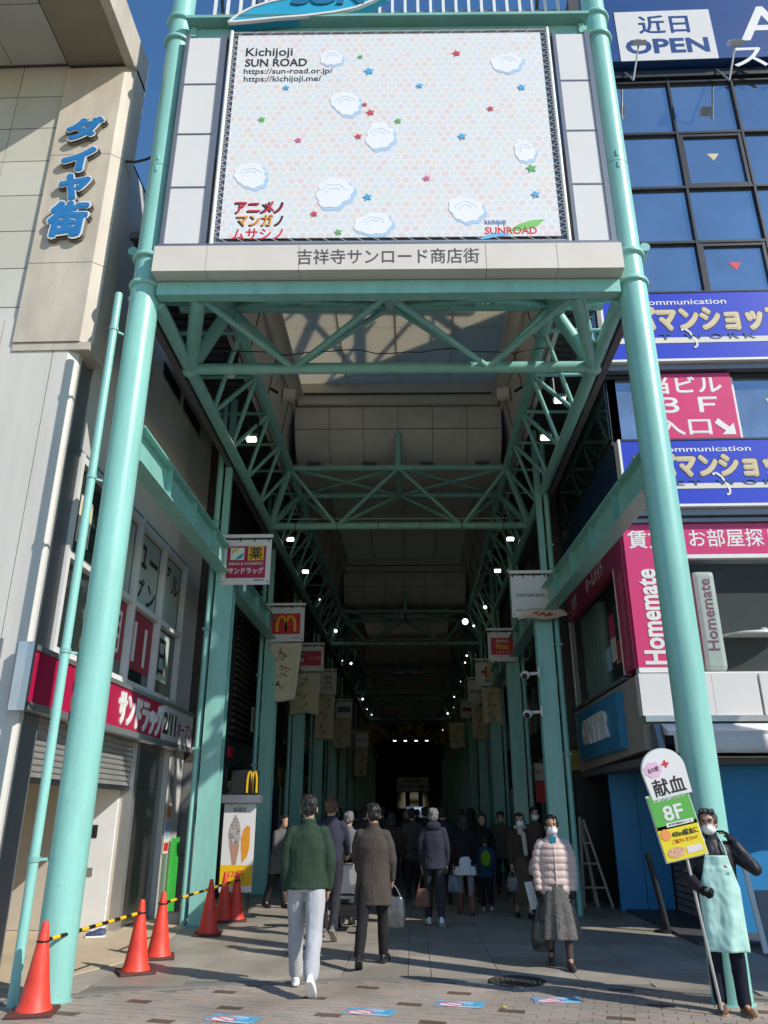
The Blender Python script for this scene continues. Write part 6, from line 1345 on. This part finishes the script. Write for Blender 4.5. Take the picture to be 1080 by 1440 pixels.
text("吉祥寺献血ルーム", gc-vv*.118+uu*.03-Vector((0, .014, 0)), .22, .02, INK, sb, FS, bold=.02, ext=.001)
yc = sc(958.5, 1182); plate("yellow_panel", mat("panel yellow", (.75, .60, .02), .45, var=.05), sb, yc, .385, .30, FS, th=.010); plate("panel_frame", WHITE, sb, yc, .405, .32, FS, th=.008, out=-.0095)
text("400ml献血に", yc+vv*.065+uu*.05-Vector((0, .0105, 0)), .25, .055, INK, sb, FS, bold=.03, ext=.003); text("ご協力ください！", yc+vv*.005+uu*.03-Vector((0, .0105, 0)), .24, .035, SIGNR, sb, FS, bold=.02, ext=.003)
shape("orange_burst", mat("burst orange", (.75, .28, .08), .5), sb, yc+vv*.075-uu*.13, star(.055, k=.8, n=12), FS, th=.003, out=.0105); shape("print_patch", mat("patch tan", (.6, .35, .2), .6, var=.5, scale=60), sb, yc-vv*.085-uu*.08, ell(.085, .045), FS, th=.003, out=.0105); plate("print_patch", mat("patch pale", (.68, .62, .62), .6, var=.1), sb, yc-vv*.085+uu*.09, .14, .055, FS, th=.003, out=.0105)
# --- background people
loc = gZ(738, 1292)
sf, sfi = person("woman in brown coat with pale scarf and mask walking towards camera", loc, AW+.05, 1.60, fab("brown wool coat", (.040, .028, .020), .2), .62, None, dict(legL=(.12, .05, 0), legR=(-.1, .2, -.2), armL=(.1, .15, .9), armR=(.1, .16, .2)), style="long", mask=True, skirt=(fab("brown long skirt", (.07, .05, .03)), .22, .25), shoes=(BLACK, BLACKR), vox=.013, bulk=1.12)
mb = MB(); mb.cap(Vector((0, .06, 1.46)), .055, Vector((.02, .13, 1.38)), .05); mb.cap(Vector((-.06, 0, 1.47)), .05, Vector((.06, 0, 1.47)), .05); mb.cap(Vector((-.03, .15, 1.36)), .04, Vector((-.06, .165, 1.02)), .045); mb.v = [v+sfi["D"] for v in mb.v]; remesh(mb, "scarf", fab("beige scarf", (.42, .38, .31)), sf, .012, 3, .012)
loc = gZ(765, 1288)
person("man in dark vest and brown sleeves with white mask, beside the scarf woman", (loc.x+.02, 15.2), AW, 1.70, fab("brown vest", (.075, .055, .042)), .80, fab("dark trousers b", (.02, .02, .022)), dict(legL=(.1, .05, 0), legR=(-.1, .2, -.2), armL=(.05, .14, .2), armR=(.05, .14, .2)), mask=True, vox=.013)
loc = gZ(686, 1282)
ch, chi = person("child in blue jacket with bright green backpack walking away", loc, -.05, 1.22, fab("child blue jacket", (.02, .06, .12)), .74, fab("child dark trousers", (.012, .013, .02)), dict(legL=(.15, .05, 0), legR=(-.12, .3, -.3), armL=(.1, .16, .2), armR=(.1, .16, .2)), vox=.015, bulk=1.1, shoes=(mat("child shoe", (.35, .35, .36), .6, var=.4, scale=40), WHITE), face_detail=False)
bp2 = MB(); bp2.ball(Vector((0, -.20, 1.18))+chi["D"], (.135, .085, .20), 20, 14); bp2.ball(Vector((0, -.27, 1.10))+chi["D"], (.10, .04, .10), 16, 10); remesh(bp2, "backpack", fab("lime backpack", (.14, .30, .025)), ch, .012, 3, .008)
loc = gZ(656, 1287)
wk, wki = person("woman in dark coat with white skirt hem, grey tights and brown boots walking away", loc, .05, 1.58, fab("black coat", (.010, .010, .013), .2), .74, fab("grey tights", (.20, .20, .21)), dict(legL=(.14, .05, 0), legR=(-.12, .25, -.2), armL=(.05, .18, .2), armR=(.05, .14, .2), legw=.85), style="long", shoes=(mat("brown boot", (.14, .055, .03), .5), BLACKR), skirt=(fab("white skirt", (.66, .66, .67), .05), .66, .15), vox=.013, bulk=1.1, face_detail=False)
for nmx in "LR":
    p = wki["hp"][nmx]; b_ = MB().cap(p[1].lerp(p[2], .35), .068, p[2], .058); b_.build("boot_shaft", MATS["brown boot"], wk, True)
loc = gZ(696, 1288)
person("woman in black coat standing behind the child", (loc.x, 16.6), AW, 1.60, fab("black coat", (.01, .01, .013)), .5, fab("dark trousers b", (.02, .02, .022)), dict(legL=(.08, .05, 0), legR=(-.05, .1, 0), armL=(.05, .14, .2), armR=(.05, .14, .2)), style="long", vox=.015)
loc = gZ(378, 1300)
person("stooped grey-clad person in the shade beside the opening poster", (-2.55, 15.6), AW+.9, 1.58, fab("dim grey coat", (.11, .11, .11)), .62, fab("dark trousers b", (.02, .02, .022)), dict(legL=(.2, .05, 0), legR=(-.15, .2, -.2), armL=(.5, .14, .5), armR=(.3, .14, .5)), hair=HAIRB, vox=.015, lean=.2, face_detail=False)
crowd = [(-1.05, 17.5, 0, 1.70, (.05, .03, .03), "dark brown"), (-.45, 16.2, 0, 1.60, (.035, .022, .02), "maroon"), (.25, 19.5, 0, 1.72, (.02, .02, .024), "black"), (1.0, 18.0, 0, 1.66, (.03, .03, .03), "charcoal"), (-.2, 22., AW, 1.68, (.03, .03, .045), "navy"), (.6, 24, AW, 1.7, (.06, .055, .05), "taupe"), (-1.5, 21, 0, 1.64, (.05, .05, .055), "slate"), (1.45, 21.5, 0, 1.7, (.025, .025, .02), "olive black"), (.1, 28, 0, 1.7, (.03, .02, .02), "umber"), (1.0, 27, AW, 1.62, (.05, .04, .04), "russet"), (-.8, 27, 0, 1.7, (.02, .025, .03), "ink blue"), (-.05, 17.2, 0, 1.67, (.06, .05, .045), "mocha"), (.55, 16.4, 0, 1.71, (.022, .024, .03), "midnight"), (-1.7, 18.6, 0, 1.69, (.045, .04, .05), "plum grey"), (1.9, 18.4, AW, 1.63, (.08, .07, .06), "stone beige"), (-.75, 19.2, 0, 1.72, (.03, .035, .03), "moss"), (1.75, 25, 0, 1.68, (.05, .03, .025), "chestnut"), (-1.25, 24.5, AW, 1.66, (.04, .04, .05), "steel")]
for i, (x, y, f, h, c, nm) in enumerate(crowd):
    person("dim figure in a %s coat among the crowd deep in the arcade" % nm, (x, y), f, h, fab("crowd %d" % i, c), .70, fab("dark trousers b", (.02, .02, .022)), dict(legL=(.15*(-1)**i, .05, 0), legR=(-.1*(-1)**i, .2, -.15), armL=(.1, .14, .3), armR=(.0, .14, .3)), style="long" if i % 3 == 1 else "short", hair=HAIRG if i == 4 else HAIRB, vox=.018, face_detail=False, group="walkers in the dim arcade")

# ================================================================== CARRIED THINGS, STROLLER
def bag(name, label, top, wd, ht, dp, m, handle, loop=.18, seed=1, strap=None):
    t = T(name, label, "bag", tuple(top))
    mb = MB(); n_ = 24; rs = []
    for v, k in ((0, .82), (.08, .98), (.4, 1.05), (.75, .95), (1, .80)): rs.append([(wd/2*k*math.copysign(abs(math.cos(a))**.6, math.cos(a)), dp/2*k*math.copysign(abs(math.sin(a))**.7, math.sin(a)), -loop-ht*(1-v)) for a in [2*math.pi*i/n_ for i in range(n_)]])
    mb.rings(rs); remesh(mb, "pouch", m, t, .012, 2, .014, 9., (1, 1, .6), seed)
    h = MB()
    for s in (-1, 1): h.path([Vector((-wd*.3, s*dp*.25, -loop-.01)), Vector((-wd*.16, s*dp*.12, -loop*.45)), Vector((0, s*.01, .0)), Vector((wd*.16, s*dp*.12, -loop*.45)), Vector((wd*.3, s*dp*.25, -loop-.01))], .009, 6)
    h.build("handle", handle, t, True); return t
def handpos(t, info, nm): return world(t, info["arms"][nm][2]+(info["arms"][nm][2]-info["arms"][nm][1]).normalized()*.10, info["k"])
SILV = mat("grey plastic film", (.07, .072, .078), .28, var=.3, scale=12)
bag("shopping_bag", "shiny grey plastic shopping bag in the brown-coat man's hand", handpos(bm_, bi, "R")+Vector((.02, 0, .02)), .27, .34, .16, SILV, SILV, .12, 3)
bag("tote_bag", "reddish brown leather tote held by the person in navy hooded jacket", handpos(nm_, ni, "L"), .22, .26, .09, mat("tan leather", (.20, .075, .045), .5, var=.15), mat("tan leather", (.2, .075, .045)), .24, 5)
bag("handbag", "black leather handbag hanging from the puffer-jacket woman's hand", handpos(pk, pi_, "R"), .24, .30, .14, mat("black leather", (.015, .014, .013)), mat("black leather", (.015, .014, .013)), .24, 7)
bag("carrier_bag", "clear bluish carrier bag held by the woman in the white skirt", handpos(wk, wki, "L"), .20, .28, .12, mat("blue film", (.12, .15, .20), .3, var=.3, scale=14), SILV, .10, 9)
bag("shoulder_bag", "cream bucket bag on the scarf woman's arm", world(sf, Vector((-.22, .12, 1.05)), sfi["k"]), .22, .22, .13, mat("cream leather", (.50, .42, .31), .6, var=.06), mat("cream leather", (.5, .42, .31)), .12, 11)
bag("carrier_bag", "grey carrier bag in the scarf woman's hand", handpos(sf, sfi, "R"), .20, .24, .12, SILV, SILV, .10, 12)
q = handpos(pk, pi_, "R"); t = T("paper_sheet", "white paper sticking out behind the puffer-jacket woman's hand", "paper", (q.x-.06, q.y+.25, q.z)); MB().obox((0, 0, 0), (1, .2, .1), (-.2, 0, 1), (0, 1, 0), .05, .15, .004).build("sheet", WPANEL, t, True)
# stroller
c = gZ(492, 1310); t = T("stroller", "black baby stroller with white seat pushed into the arcade", "stroller", (c.x, c.y, .012), None, -.05)
for s in (-1, 1):
    MB().path([(s*.20, -.28, .09), (s*.22, -.10, .55), (s*.22, -.30, .98)], .014, 8).build("frame", DKMET, t, True); MB().path([(s*.20, .36, .09), (s*.22, .05, .45), (s*.22, -.22, .80)], .014, 8).build("frame", DKMET, t, True)
    for yv in (-.28, .36):
        wh = MB(); wh.tube((s*.20-.02, yv, .09), (s*.20+.02, yv, .09), .09, n=20); w_ = wh.build("wheel", BLACKR, t, True); MB().tube((s*.20-.024, yv, .09), (s*.20+.024, yv, .09), .05, n=16).build("hub", WHITE, w_, True)
MB().path([(-.22, -.30, .98), (-.1, -.33, 1.0), (.1, -.33, 1.0), (.22, -.30, .98)], .018, 8).build("handle_bar", BLACK, t, True)
MB().box(-.19, .19, -.25, .30, .20, .34).build("basket", BLACK, t, True, bevel=.03)
sb2 = MB(); sb2.obox((0, -.06, .66), (1, 0, 0), (0, -.45, 1), (0, 1, .45), .18, .26, .03); sb2.build("seat_back", mat("white fabric", (.66, .66, .66), .8, var=.06), t, True, bevel=.02); MB().box(-.18, .18, -.02, .30, .46, .51).build("seat", BLACK, t, True, bevel=.02)
def can(u, v): a = math.pi*(.15+.6*v); return (-.2+.4*u, -.12-.30*math.cos(a)*-.6-.05, .80+.26*math.sin(a))
o = MB().grid(can, 8, 8).build("canopy", BLACK, t, True); o.modifiers.new("s", 'SOLIDIFY').thickness = .01
bpy.data.scenes.remove(TS)
bpy.context.view_layer.update()
